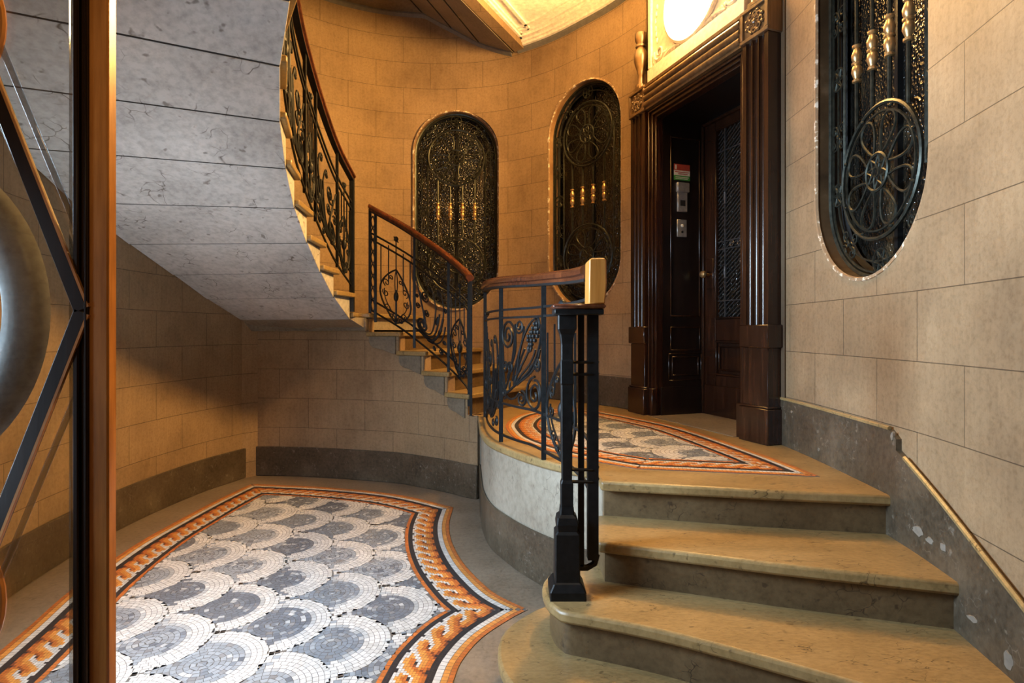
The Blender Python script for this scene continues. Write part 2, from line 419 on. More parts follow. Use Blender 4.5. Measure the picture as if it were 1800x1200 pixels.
WZ, WHH, WHW = 2.60, 1.05, .45
WINDOWS = [((-.59,5.985), (-.03,1.0)), ((.655,5.275), (.745,.667)), ((1.562,2.53), (.998,-.06))]
def cut_windows(wall, idx):
    for i in idx:
        (cx, cy), o = WINDOWS[i]; m = MB(); n = 0
        pts = stadium(WHW, WHH, WZ); y0, y1 = -.3, .6
        vs = [(p[0],y0,p[1]) for p in pts] + [(p[0],y1,p[1]) for p in pts]; n = len(pts)
        m.mesh(vs, [tuple(range(n)), tuple(range(2*n-1,n-1,-1))] + [(j,(j+1)%n,n+(j+1)%n,n+j) for j in range(n)])
        c = m.build('cutter', M['reveal']); c.location = (cx,cy,0); c.rotation_euler = (0,0,frame_rot(o))
        md = wall.modifiers.new('b', 'BOOLEAN'); md.operation = 'DIFFERENCE'; md.object = c; md.solver = 'EXACT'
        bpy.context.view_layer.update()
        dg = bpy.context.evaluated_depsgraph_get(); me = bpy.data.meshes.new_from_object(wall.evaluated_get(dg))
        wall.modifiers.clear(); wall.data = me
        bpy.data.objects.remove(c, do_unlink=True)

# floor, walls, ceilings
m = MB(); m.box(-2.9, 1.9, -1.5, 6.4, -.1, 0); struct(m.build('floor', M['floor']))
_u = min(range(len(RWALL)), key=lambda i: abs(RWALL[i][1]-2.73)); wr = wall_strip('wall_right', RWALL, 0, 5.7, .32, M['wall'], -arclen(RWALL)[_u]+5.6); cut_windows(wr, [2])
wb = wall_strip('wall_back', BWALL[::-1], 0, 5.7, .32, M['wall'], .37, side=-1); cut_windows(wb, [0, 1])
wall_strip('wall_left', LWALL[::-1], 0, 5.7, .30, M['wall'], .05, side=-1)
m = MB(); m.box(-2.5, -2.0, -1.5, -1.3, 0, 5.7); m.box(-.65, 1.5, -1.5, -1.3, 0, 5.7); m.box(-2.0, -.65, -1.5, -1.3, 2.6, 5.7)
struct(m.build('wall_front', M['wall']))
m = MB(); m.box(-3.0, 2.0, -1.6, 6.5, 5.7, 5.8); struct(m.build('ceiling', M['plaster']))

# landing: stone slab with a rounded curb
d_noses = [(.392,2.514),(1.02,2.38),(1.552,2.285)]
land_poly = CURB[:] + [(.392,2.53)] + [(.392,2.514),(1.02,2.38),(1.548,2.285)] + [p for p in RWALL if p[1] > 2.32] + [(1.66,3.4),(1.66,4.2),(1.66,4.6)] + \
            [p for p in BWALL if p[0] > .40] + [ON[1], RN[1]]
inner = offset(CURB, -.025)
body = inner + [(.41,2.60),(1.02,2.45),(1.548,2.36)] + [p for p in RWALL if p[1] > 2.34] + [(1.66,3.4),(1.66,4.6)] + [p for p in BWALL if p[0] > .40] + [ON[1], RN[1]]
m = MB(); m.prism(body, 0, LAND-.045); o = struct(m.build('wall_landing', M['curb'], smooth=30))
m = MB(); m.prism(land_poly, LAND-.045, LAND); o = struct(m.build('floor_landing', M['tread'], bevel=.012, smooth=30, segs=2))

def strip_band(name, path, z0, z1, proud, mat, side=-1, bevel=.006):
    out = offset(path, proud*side); m = MB()
    m.prism(path + out[::-1], z0, z1)
    return struct(m.build(name, mat, bevel=bevel, smooth=30))
# plinth round the landing curb
strip_band('baseboard_landing', offset(CURB, -.024), 0, .27, .014, M['plinth'], side=1)
# stair wall (under the first flight)
SW = spline([RN[1], RN[2], RN[3], RN[4], RN[5], (-1.62,5.14), (-2.02,5.21), (-2.43,5.235)], .03)
SW = [(-.272,4.485)] + SW
def sw_top(p):
    for k_ in (1,2,3,4):
        if p[0] > RN[k_+1][0] - 1e-6 and p[0] <= RN[k_][0] + 1e-6: return zt(k_)-.04
    return LAND-.0 if p[0] > RN[1][0] else 1.44
m = MB(); L = arclen(SW); bk = offset(SW, .09)
for i in range(len(SW)-1):
    a, b = SW[i], SW[i+1]; mid = lerp(a, b, .5); z1 = sw_top(mid); c, d = bk[i], bk[i+1]
    u0, u1 = L[i]+.2, L[i+1]+.2
    m.face([(*a,0),(*b,0),(*b,z1),(*a,z1)], [(u0,-.98),(u1,-.98),(u1,z1-.98),(u0,z1-.98)])
    m.face([(*a,z1),(*b,z1),(*d,z1),(*c,z1)], [(u0,.1)]*4)
    m.face([(*c,0),(*c,z1),(*d,z1),(*d,0)], [(u0,.1)]*4)
    m.face([(*a,0),(*c,0),(*d,0),(*b,0)], [(u0,.1)]*4)
    zn = sw_top(lerp(SW[i+1], SW[i+2], .5)) if i+2 < len(SW) else 0
    if abs(zn-z1) > .01:
        m.face([(*b,min(zn,z1)),(*d,min(zn,z1)),(*d,max(zn,z1)),(*b,max(zn,z1))], [(u1,.1)]*4)
wall_stair = struct(m.build('wall_stair', M['wall'], smooth=30, recalc=False))
strip_band('baseboard_stair', offset(SW, .002), 0, .27, .016, M['plinth'], side=-1)
LP = [p for p in LWALL if p[1] < 5.235]
strip_band('baseboard_left', [(-2.40,5.24)]+LWALL, 0, .27, .016, M['plinth'], side=-1)
strip_band('baseboard_back', [p for p in BWALL if p[0] > .36 and p[0] < 1.03], LAND, LAND+.27, .016, M['plinth'], side=-1)
# right-hand plinth: level along the landing, then following the steps down
path = [p for p in RWALL if p[1] > .1]; out = offset(path, -.022)
def ptop(y): return LAND+.265 if y > 2.27 else LAND+.265-.065-(2.27-y)*.44
def pbot(y): return 0.0
m = MB()
for i in range(len(path)-1):
    a, b, c, d = path[i], path[i+1], out[i], out[i+1]
    za, zb = ptop(a[1]), ptop(b[1])
    if (a[1]-2.27)*(b[1]-2.27) < 0: za = zb-.03
    m.mesh([(*a,0),(*b,0),(*d,0),(*c,0),(*a,za),(*b,zb),(*d,zb),(*c,za)],
           [(0,3,2,1),(4,5,6,7),(3,2,6,7),(0,4,5,1)]+[(0,3,7,4),(1,5,6,2)])
br_ = struct(m.build('baseboard_right', M['plinth'], smooth=30))
for y_, z_, ry, rz in ((2.10,.585,.035,.020),(2.03,.575,.022,.013),(1.95,.582,.018,.016),(1.79,.415,.026,.010),(1.63,.375,.02,.03),(2.275,.90,.009,.022),(3.2,.87,.014,.010),(2.9,.72,.010,.008)):
    i_ = min(range(len(out)), key=lambda i: abs(out[i][1]-y_)); a_, b_ = out[max(i_-1,0)], out[i_+1]; f_ = (y_-a_[1])/(b_[1]-a_[1])
    mc = MB(); n_ = 11; c_ = (a_[0]+(b_[0]-a_[0])*f_, y_, z_)
    pts_ = [(math.cos(2*PI*i/n_)*ry*random.uniform(.6,1.1), math.sin(2*PI*i/n_)*rz*random.uniform(.6,1.1)) for i in range(n_)]
    mc.mesh([(c_[0]-.003, c_[1]+p[0], c_[2]+p[1]) for p in pts_]+[(c_[0]+.006, c_[1]+p[0]*1.1, c_[2]+p[1]*1.1) for p in pts_], [tuple(range(n_)), tuple(range(2*n_-1,n_-1,-1))]+[(i,(i+1)%n_,n_+(i+1)%n_,n_+i) for i in range(n_)])
    mc.build('plaster_chip', M['chip'], br_)
m = MB()
topc = [(c[0]+.004, c[1], ptop(p[1])+.004) for p, c in zip(path, out)]
m.tube([p for p in topc if p[1] > 2.27], .009, 6); m.tube([p for p in topc if p[1] <= 2.25], .009, 6)
struct(m.build('trim_1', M['tread']))

# ------------------------------------------------------------------ entrance steps
def slab_step(idx, poly, z, name, parent, front_cut=.03):
    cx = sum(p[0] for p in poly)/len(poly); cy = sum(p[1] for p in poly)/len(poly)
    m = MB(); m.prism(poly, z-.045, z); t = m.build('tread', M['tread'], parent, bevel=.012, smooth=40, segs=2)
    return t
STEP = {
 'C': [(.338,2.55),(.338,2.236),(.954,2.02),(1.475,1.848),(1.525,2.1),(1.545,2.33),(1.02,2.43),(.42,2.57)],
 'B': spline([(.345,2.42),(.25,2.415),(.175,2.36),(.125,2.26),(.118,2.17),(.136,2.08),(.17,2.02),(.258,1.985),(.44,1.912),(.625,1.817),(.966,1.61),(1.40,1.325)], .05) + [(1.47,1.75),(1.525,2.12),(.40,2.5)],
 'A': spline([(.26,2.5),(.19,2.44),(.109,2.38),(.034,2.30),(-.025,2.21),(-.05,2.11),(-.047,2.0),(-.02,1.9),(.04,1.80),(.14,1.71),(.5,1.47),(.9,1.17),(1.30,.79)], .05) + [(1.40,1.35),(1.45,1.62),(.4,2.55)],
}
def inset_poly(poly, d):
    n = len(poly); A = sum(poly[i][0]*poly[(i+1)%n][1]-poly[(i+1)%n][0]*poly[i][1] for i in range(n))
    s = 1 if A > 0 else -1; out = []
    for i in range(n):
        a, b, c = poly[i-1], poly[i], poly[(i+1)%n]
        e1 = (b[0]-a[0], b[1]-a[1]); e2 = (c[0]-b[0], c[1]-b[1])
        l1 = math.hypot(*e1) or 1e-9; l2 = math.hypot(*e2) or 1e-9
        n1 = (-e1[1]/l1*s, e1[0]/l1*s); n2 = (-e2[1]/l2*s, e2[0]/l2*s)
        dd = 1+n1[0]*n2[0]+n1[1]*n2[1]; dd = max(dd, .25)
        out.append((b[0]+(n1[0]+n2[0])/dd*d, b[1]+(n1[1]+n2[1])/dd*d))
    return out
labels = {'A': 'lowest limestone step, widest, with a round end spreading onto the mosaic floor',
          'B': 'second limestone step up, its rounded end carrying the black newel post',
          'C': 'third limestone step up, square ended, just below the landing edge'}
STEP = {q: [(p[0]+.05, p[1]) if p[0] > 1.25 and (p[0] > 1.38 or q == 'A') else p for p in v_] for q, v_ in STEP.items()}
for key, z in (('A', .165), ('B', .33), ('C', .495)):
    t = thing('stone_step', labels[key], 'step', (.7, 1.9, 0), group='steps up to the landing')
    m = MB(); m.prism(STEP[key], z-.045, z); m.build('tread', M['tread'], t, bevel=.012, smooth=40, segs=2)
    z0 = 0.0
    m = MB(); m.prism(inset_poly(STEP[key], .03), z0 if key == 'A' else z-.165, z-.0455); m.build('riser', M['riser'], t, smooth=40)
# risers of the landing edge
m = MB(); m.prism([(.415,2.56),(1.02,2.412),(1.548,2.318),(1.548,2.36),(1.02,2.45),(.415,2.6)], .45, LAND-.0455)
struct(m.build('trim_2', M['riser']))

# ------------------------------------------------------------------ main staircase
def unit(a, b):
    d = (b[0]-a[0], b[1]-a[1]); l = math.hypot(*d); return (d[0]/l, d[1]/l)
CORNER = [p for p in BWALL if ON[5][0] > p[0] > -2.40]
def flight(root, dz, k0, k1, soff_from=5):
    for k_ in range(k0, k1+1):
        R0, O0, R1, O1 = RN[k_], ON[k_], RN[k_+1], ON[k_+1]
        mids = CORNER if k_ == 5 else []
        e0, e1 = unit(R0, O0), unit(R1, O1)
        pr = (e0[1], -e0[0])
        if (R1[0]-R0[0])*pr[0]+(R1[1]-R0[1])*pr[1] > 0: pr = (-pr[0], -pr[1])
        z = zt(k_)+dz; ov = .032
        A = (R0[0]+pr[0]*.03-e0[0]*ov, R0[1]+pr[1]*.03-e0[1]*ov); B = (O0[0]+pr[0]*.03-e0[0]*.01, O0[1]+pr[1]*.03-e0[1]*.01)
        pr1 = (e1[1], -e1[0])
        if (R0[0]-R1[0])*pr1[0]+(R0[1]-R1[1])*pr1[1] < 0: pr1 = (-pr1[0], -pr1[1])
        D = (R1[0]-e1[0]*ov-pr1[0]*.014, R1[1]-e1[1]*ov-pr1[1]*.014); O1x = (O1[0]-pr1[0]*.014-e1[0]*.008, O1[1]-pr1[1]*.014-e1[1]*.008)
        if k_ == 5: D = (R1[0]-e1[0]*ov, R1[1]-e1[1]*ov); mid_in = [(-1.345,5.0)]
        else: mid_in = []
        m = MB(); m.prism([A, B] + mids + [O1x, D] + (mid_in if k_ == 5 else []), z-.04, z)
        m.build('tread', M['tread'], root, bevel=.009, smooth=40, segs=2)
        m = MB()
        if k_ < soff_from and dz == 0:
            q0 = (R0[0]+e0[0]*.092, R0[1]+e0[1]*.092); q1 = (R1[0]+e1[0]*.092, R1[1]+e1[1]*.092)
            m.prism([q0, O0, O1, q1], .0 if k_ == 1 else .3, z-.0405)
            # visible return of the riser between the stair wall and the flight
            m.prism([R0, (R0[0]+e0[0]*.092, R0[1]+e0[1]*.092), (R0[0]+e0[0]*.092-pr[0]*.01, R0[1]+e0[1]*.092-pr[1]*.01), (R0[0]-pr[0]*.01, R0[1]-pr[1]*.01)], z-.17, z-.0405)
        else:
            zf = zt(k_-1)+dz-.06; zr = z-.06
            if k_ == 5: zf = 1.335
            if k_ == 5 and dz > 0: zf = zr = zt(4)+dz-.06
            g = .014
            r0 = (R0[0]-pr[0]*g, R0[1]-pr[1]*g); o0 = (O0[0]-pr[0]*g, O0[1]-pr[1]*g)
            poly = [r0, o0] + mids + [O1, R1]
            lo = [zf, zf] + [zf if k_ == 5 and dz == 0 else zr]*len(mids) + [zr, zr]
            m.prism(poly, lo, z-.0405)
            if k_ >= 6:
                j0 = (R0[0]+e0[0]*.003, R0[1]+e0[1]*.003); j1 = (j0[0]-pr[0]*g, j0[1]-pr[1]*g)
                mj = MB(); mj.prism([j0, O0, o0, j1], zf+.0008, zf+.019); mj.build('joint', M['joint'], root)
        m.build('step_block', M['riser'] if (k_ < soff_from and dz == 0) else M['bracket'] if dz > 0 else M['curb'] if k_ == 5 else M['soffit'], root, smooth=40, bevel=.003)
st = thing('staircase', 'curved limestone stair winding up the left side of the hall with a grey soffit', 'staircase', (-1.3, 5.0, 0))
flight(st, 0, 1, 16)
# plain beam where the soffit springs from the stair wall
bp = [p for p in SW if p[0] <= RN[5][0]+.01]
m = MB(); m.prism(bp + offset(bp, -.055)[::-1], 1.325, 1.447); m.build('springer_beam', M['bracket'], st, bevel=.012, smooth=40)
# brackets under the first nosings, on the face of the stair wall
for k_ in (1,2,3,4):
    e = unit(RN[k_], RN[k_+1]); L_ = math.dist(RN[k_], RN[k_+1]); nrm = (e[1]*-1, e[0])
    if nrm[1] > 0: nrm = (-nrm[0], -nrm[1])
    prof = [(0.03,0)] + [(L_*.98,0),(L_*.98,-.05)] + [(L_*.98-.45*L_*t, -.05-.09*(t**.5)*(1-.3*t)) for t in (.15,.3,.5,.7,.9)] + [(.2*L_,-.15),(.03,-.155)]
    z = zt(k_)-.041; vs = []; n = len(prof)
    for off in (-.004, .012):
        vs += [(RN[k_][0]+e[0]*s_+nrm[0]*off, RN[k_][1]+e[1]*s_+nrm[1]*off, z+h_) for s_, h_ in prof]
    m = MB(); m.mesh(vs, [tuple(range(n)), tuple(range(2*n-1,n-1,-1))] + [(i,(i+1)%n,n+(i+1)%n,n+i) for i in range(n)])
    m.build('bracket', M['bracket'], st, bevel=.003)
st2 = thing('staircase', 'underside of the next flight, brown stone slabs rising above the back wall', 'staircase', (-.53, 4.68, 4.2))
flight(st2, UP, 2, 7)

# ceiling over the landing with its mouldings
edge = [(.03,5.82),(-.52,4.69),(-.60,4.2),(-.46,3.5),(-.1,2.98),(.5,2.66),(1.2,2.45),(1.56,2.36)]
cpoly = edge + [p for p in RWALL if p[1] > 2.4] + [(1.585,3.45),(1.10,4.66)] + [p for p in BWALL if p[0] > .06]
m = MB(); m.prism(cpoly, 4.285, 4.40); struct(m.build('ceiling_landing', M['plaster']))
m = MB()
def ring(poly, d0, d1, z0, z1):
    a, b = inset_poly(poly, d0), inset_poly(poly, d1); n = len(poly)
    for i in range(n):
        j = (i+1)%n
        m.mesh([(*a[i],z0),(*a[j],z0),(*b[j],z0),(*b[i],z0),(*a[i],z1),(*a[j],z1),(*b[j],z1),(*b[i],z1)],
               [(0,1,2,3),(0,4,5,1),(3,2,6,7)])
ring(cpoly, .0, .06, 4.205, 4.29); ring(cpoly, .06, .085, 4.225, 4.29); ring(cpoly, .085, .13, 4.245, 4.29); ring(cpoly, .13, .15, 4.265, 4.29); ring(cpoly, .225, .255, 4.268, 4.29)
struct(m.build('trim_3', M['plaster'], smooth=0))
m = MB(); ee = spline(edge, .1)
m.prism([p[:2] for p in ee] + offset(ee, -.11)[::-1], 4.18, 4.40)
struct(m.build('trim_4', M['wall'], smooth=30))
# moulding strip with the cornice shadow put into its dark grey: along the landing ceiling, then rising under the next flight
m = MB()
lev = [(p[0],p[1],4.185) for p in BWALL if p[0] > .06]
m.sweep(lev, [(0.0,-.025),(0.0,.02),(-.03,.02),(-.03,0.0)]); m.sweep([(p[0],p[1],4.185) for p in RWALL if p[1] > 2.3], [(0.0,-.025),(0.0,.02),(-.03,.02),(-.03,0.0)])
rise = []
for p in BWALL:
    if p[0] <= .03:
        z = zt(4)+UP-.06
        for k_ in (2,3,4):
            if ON[k_][0] >= p[0] > ON[k_+1][0]: z = zt(k_-1)+UP-.06+RIS*(ON[k_][0]-p[0])/(ON[k_][0]-ON[k_+1][0])
        rise.append((p[0],p[1],z-.012))
m.sweep(rise, [(0.0,-.03),(0.0,.012),(-.028,.012),(-.028,-.005)])
struct(m.build('trim_5', M['lead'], smooth=40))
# ------------------------------------------------------------------ mosaics laid in tesserae
WHITE = (.56,.55,.525); CREAM = (.60,.55,.44); OR1 = (.62,.27,.065); OR2 = (.46,.14,.035); BLK = (.028,.028,.032)
GREYS = [(.19,.215,.245),(.27,.295,.32),(.14,.155,.18),(.40,.415,.42),(.21,.21,.215)]
def jit(c, a=.14):
    f = 1+random.uniform(-a, a); return tuple(min(1, x*f) for x in c)
def guilloche(u, v, A=.036, P=.098, hw=.034):
    """colour of the two-strand plait at distance u along, v from its middle"""
    k_ = PI/P; best = None
    s1 = A*math.sin(k_*u); s2 = -s1
    sl = math.cos(math.atan(A*k_*math.cos(k_*u)))
    d1 = (v-s1)*sl; d2 = (v-s2)*sl
    top1 = (int(math.floor(u/P+.5)) % 2) == 0
    order = (d1, d2) if top1 else (d2, d1)
    for q, d in enumerate(order):
        if abs(d) < hw:
            sgn = d if (order is not None) else d
            t = d/hw
            if t > .42: return WHITE
            if t > -.25: return OR1
            if t > -.8: return OR2
            return (.20,.06,.03)
    return BLK
def mosaic(name, label, edges, z, field_o, field_u, wd, scale=1.0, GS=.0125):
    """edges: list of polylines, counter-clockwise, meeting at corners"""
    root = thing(name, label, 'mosaic', (edges[0][0][0], edges[0][0][1], z))
    E = [spline(e, .02) for e in edges]; arrs = [np.array(e) for e in E]
    allp = np.concatenate(arrs); ids = np.concatenate([np.full(len(a), i) for i, a in enumerate(arrs)])
    A0 = allp[:-1]; B0 = allp[1:]; sid = ids[:-1]; DD = B0-A0; LL = (DD**2).sum(1); keep = LL > 1e-12
    # keep closing joints between edges out of the segment list of neither edge
    A0, DD, LL, sid = A0[keep], DD[keep], LL[keep], sid[keep]
    def dists(P):
        P = np.asarray(P)
        t = (((P[:,None,:]-A0[None])*DD[None]).sum(2)/LL[None]).clip(0,1)
        d = np.sqrt(((P[:,None,:]-(A0[None]+t[:,:,None]*DD[None]))**2).sum(2))
        return np.stack([d[:, sid == i].min(1) for i in range(len(E))], 1)
    poly = [tuple(p) for p in allp]
    def inside(x, y):
        c = False; n = len(poly); j = n-1
        for i in range(n):
            if (poly[i][1] > y) != (poly[j][1] > y) and x < (poly[j][0]-poly[i][0])*(y-poly[i][1])/(poly[j][1]-poly[i][1])+poly[i][0]: c = not c
            j = i
        return c
    bands = [(0,.022,lambda u,v: OR2,.02), (.022,.048,lambda u,v: OR1,.022), (.048,.078,lambda u,v: WHITE,.022), (.078,.094,lambda u,v: BLK,.016)]
    bands = [(a*scale,b*scale,f,t*scale) for a,b,f,t in bands]
    g0, g1 = .094*scale, .252*scale; nr = int(round((g1-g0)/GS))
    for i in range(nr):
        a, b = g0+(g1-g0)*i/nr, g0+(g1-g0)*(i+1)/nr
        bands.append((a, b, lambda u,v: guilloche(u/scale, (v-(g0+g1)/2)/scale), GS))
    bands += [(.252*scale,.266*scale,lambda u,v: BLK,.016), (.266*scale,.288*scale,lambda u,v: OR2,.022)]
    m = MB(); cand = []; quads = []; zt_ = z+.0035
    for ei, e in enumerate(E):
        L = arclen(e); tot = L[-1]; pts = np.array(e); tang = np.gradient(pts, axis=0); tang /= np.linalg.norm(tang, axis=1)[:,None]
        nor = np.stack([-tang[:,1], tang[:,0]], 1); La = np.array(L)
        def P(u, v):
            x = np.interp(u, La, pts[:,0]); y = np.interp(u, La, pts[:,1]); nx = np.interp(u, La, nor[:,0]); ny = np.interp(u, La, nor[:,1])
            return (x+nx*v, y+ny*v)
        for (a, b, fn, ts) in bands:
            n = int(tot/ts); du = tot/n
            for q in range(n):
                u0, u1 = (q+.04)*du, (q+.96)*du; um = (q+.5)*du; vm = (a+b)/2; gap = (b-a)*.04
                cand.append((ei, vm)); quads.append(([P(u0,a+gap),P(u1,a+gap),P(u1,b-gap),P(u0,b-gap)], fn(um, vm), P(um, vm)))
    C = np.array([q[2] for q in quads]); ok = np.zeros(len(C), bool)
    for s0 in range(0, len(C), 1500):
        D = dists(C[s0:s0+1500])
        for r in range(len(D)):
            ei, vm = cand[s0+r]; ok[s0+r] = D[r].min() > vm-.004 and D[r].argmin() == ei
    for (qd, col, c), k_ in zip(quads, ok):
        if k_: m.face([(*p, zt_) for p in qd], None, jit(col))
    m.build('guilloche_border', M['tess'], root, smooth=0)
    # fish-scale field
    ux, uy = field_u; l = math.hypot(ux, uy); ux, uy = ux/l, uy/l; vx, vy = -uy, ux
    R = wd/2; m = MB(); cells = []
    lim = .292*scale
    for j in range(-14, 15):
        for i in range(-12, 13):
            a0 = j*R; b0 = i*wd + (R if j % 2 else 0)
            cx, cy = field_o[0]+ux*a0+vx*b0, field_o[1]+uy*a0+vy*b0
            if not (min(p[0] for p in poly)-wd < cx < max(p[0] for p in poly)+wd and min(p[1] for p in poly)-wd < cy < max(p[1] for p in poly)+wd): continue
            nring = max(5, int(round(R/.023))); tone = random.choice(GREYS[:3]); dr = R/nring
            whites = random.choice([3, 4, 4, 5])
            for r in range(nring):
                rm = (r+.5)*dr; n = max(4, int(round(2*PI*rm/.029))); ph = random.random()
                for q in range(n):
                    th = 2*PI*(q+.5+ph)/n; la, lb = rm*math.cos(th), rm*math.sin(th)
                    if any(math.hypot(la+R, lb-s_) < R-.005 for s_ in (-R, R)): continue
                    px, py = cx+ux*la+vx*lb, cy+uy*la+vy*lb
                    dth = PI/n*.93; r0, r1 = rm-dr*.46, rm+dr*.46
                    qd = []
                    for rr, tt in ((r0,th-dth),(r1,th-dth),(r1,th+dth),(r0,th+dth)):
                        x, y = rr*math.cos(tt), rr*math.sin(tt); qd.append((cx+ux*x+vx*y, cy+uy*x+vy*y))
                    if r >= nring-whites: col = WHITE if math.cos(th)+random.uniform(-.22,.22) > -.02-.25*(r == nring-1) else random.choice([tone, GREYS[3], GREYS[1]])
                    elif r == nring-whites-1: col = random.choice([WHITE, GREYS[3], GREYS[3]]) if math.cos(th) > 0 else tone
                    else: col = random.choice([tone, tone, random.choice(GREYS)])
                    if math.cos(th) < -.80 and r >= nring-2: col = random.choice([(.10,.075,.06),(.15,.12,.10)])
                    cells.append((qd, col, (px, py)))
    C = np.array([c[2] for c in cells])
    for s0 in range(0, len(C), 1500):
        D = dists(C[s0:s0+1500]).min(1)
        for r in range(len(D)):
            qd, col, c = cells[s0+r]
            if D[r] > lim and inside(*c): m.face([(*p, zt_) for p in qd], None, jit(col))
    m.build('fish_scale_field', M['tess'], root, smooth=0)
    m = MB(); m.prism(poly[:-1], z-.001, z+.0025); m.build('mortar_bed', M['grout'], root, smooth=0)
    return root
P0, P1, P2, P3, P4 = (-2.26,4.93), (-.44,4.27), (.075,2.70), (-.36,1.02), (-1.98,1.05)
low = [[P3, (-.285,1.5), (-.25,1.85), (-.222,2.14), (-.20,2.28), (-.13,2.45), (-.01,2.61), P2],
       [P2, (-.065,2.84), (-.165,3.0), (-.284,3.26), (-.378,3.57), (-.431,3.9), P1],
       [P1, (-.8,4.53), (-1.13,4.69), (-1.63,4.83), P0],
       [P0, (-2.31,4.45), (-2.33,4.0), (-2.33,3.5), (-2.25,2.9), (-2.14,2.46), (-2.03,1.9), P4],
       [P4, (-1.6,.98), (-.8,.97), P3]]
mosaic('floor_mosaic', 'large fish-scale mosaic in white and grey with orange plaited border on the lower floor', low, 0.0, (-1.45-.232,2.96-.075), (.955,.297), .49)
up = [[(.60,2.735), (.98,2.665), (1.40,2.585)],
      [(1.40,2.585), (1.335,3.1), (1.17,3.88), (.95,4.35), (.73,4.72)],
      [(.73,4.72), (.50,4.86), (.25,4.77), (.05,4.48), (-.04,4.07), (-.025,3.75), (.04,3.455), (.20,3.14), (.38,2.93), (.60,2.735)]]
mosaic('floor_mosaic', 'smaller mosaic with pale fans and orange border on the raised landing before the lift', up, LAND, (.55,3.6), (-.8,.5), .42, .82)
# ------------------------------------------------------------------ round-ended windows with iron grilles
def spiral(cx, cz, r0, r1, a0, turns, n=None):
    n = n or int(10*abs(turns))+6; out = []
    for i in range(n+1):
        t = i/n; a = a0+turns*2*PI*t; r = r0+(r1-r0)*t; out.append((cx+r*math.cos(a), cz+r*math.sin(a)))
    return out
def circle(cx, cz, r, n=20): return [(cx+r*math.cos(2*PI*i/n), cz+r*math.sin(2*PI*i/n)) for i in range(n)]
def pl(pts, y=0.0): return [(p[0], y, p[1]) for p in pts]
def small_rosette(m, cx, cz, r, y):
    m.tube(pl(circle(cx, cz, r, 18), y), .0055, 5, closed=True); m.tube(pl(circle(cx, cz, r*.32, 10), y), .004, 5, closed=True)
    for i in range(6):
        a = 2*PI*i/6; b = a+PI/6
        m.tube(pl([(cx+r*math.cos(a), cz+r*math.sin(a)), (cx+r*.32*math.cos(b), cz+r*.32*math.sin(b)), (cx+r*math.cos(a+PI/3), cz+r*math.sin(a+PI/3))], y), .0035, 4)
def quatrefoil(m, cx, cz, r, y, rot=0):
    for i in range(4):
        a = rot+PI/4+i*PI/2
        c = (cx+r*math.cos(a), cz+r*math.sin(a)); d = 1 if i % 2 else -1
        m.tube(pl([(cx, cz)] + spiral(c[0], c[1], r*.62, r*.12, a+PI, d*1.4, 18), y), .0042, 5)
    m.ball((cx, y, cz), .011, 8, 5)
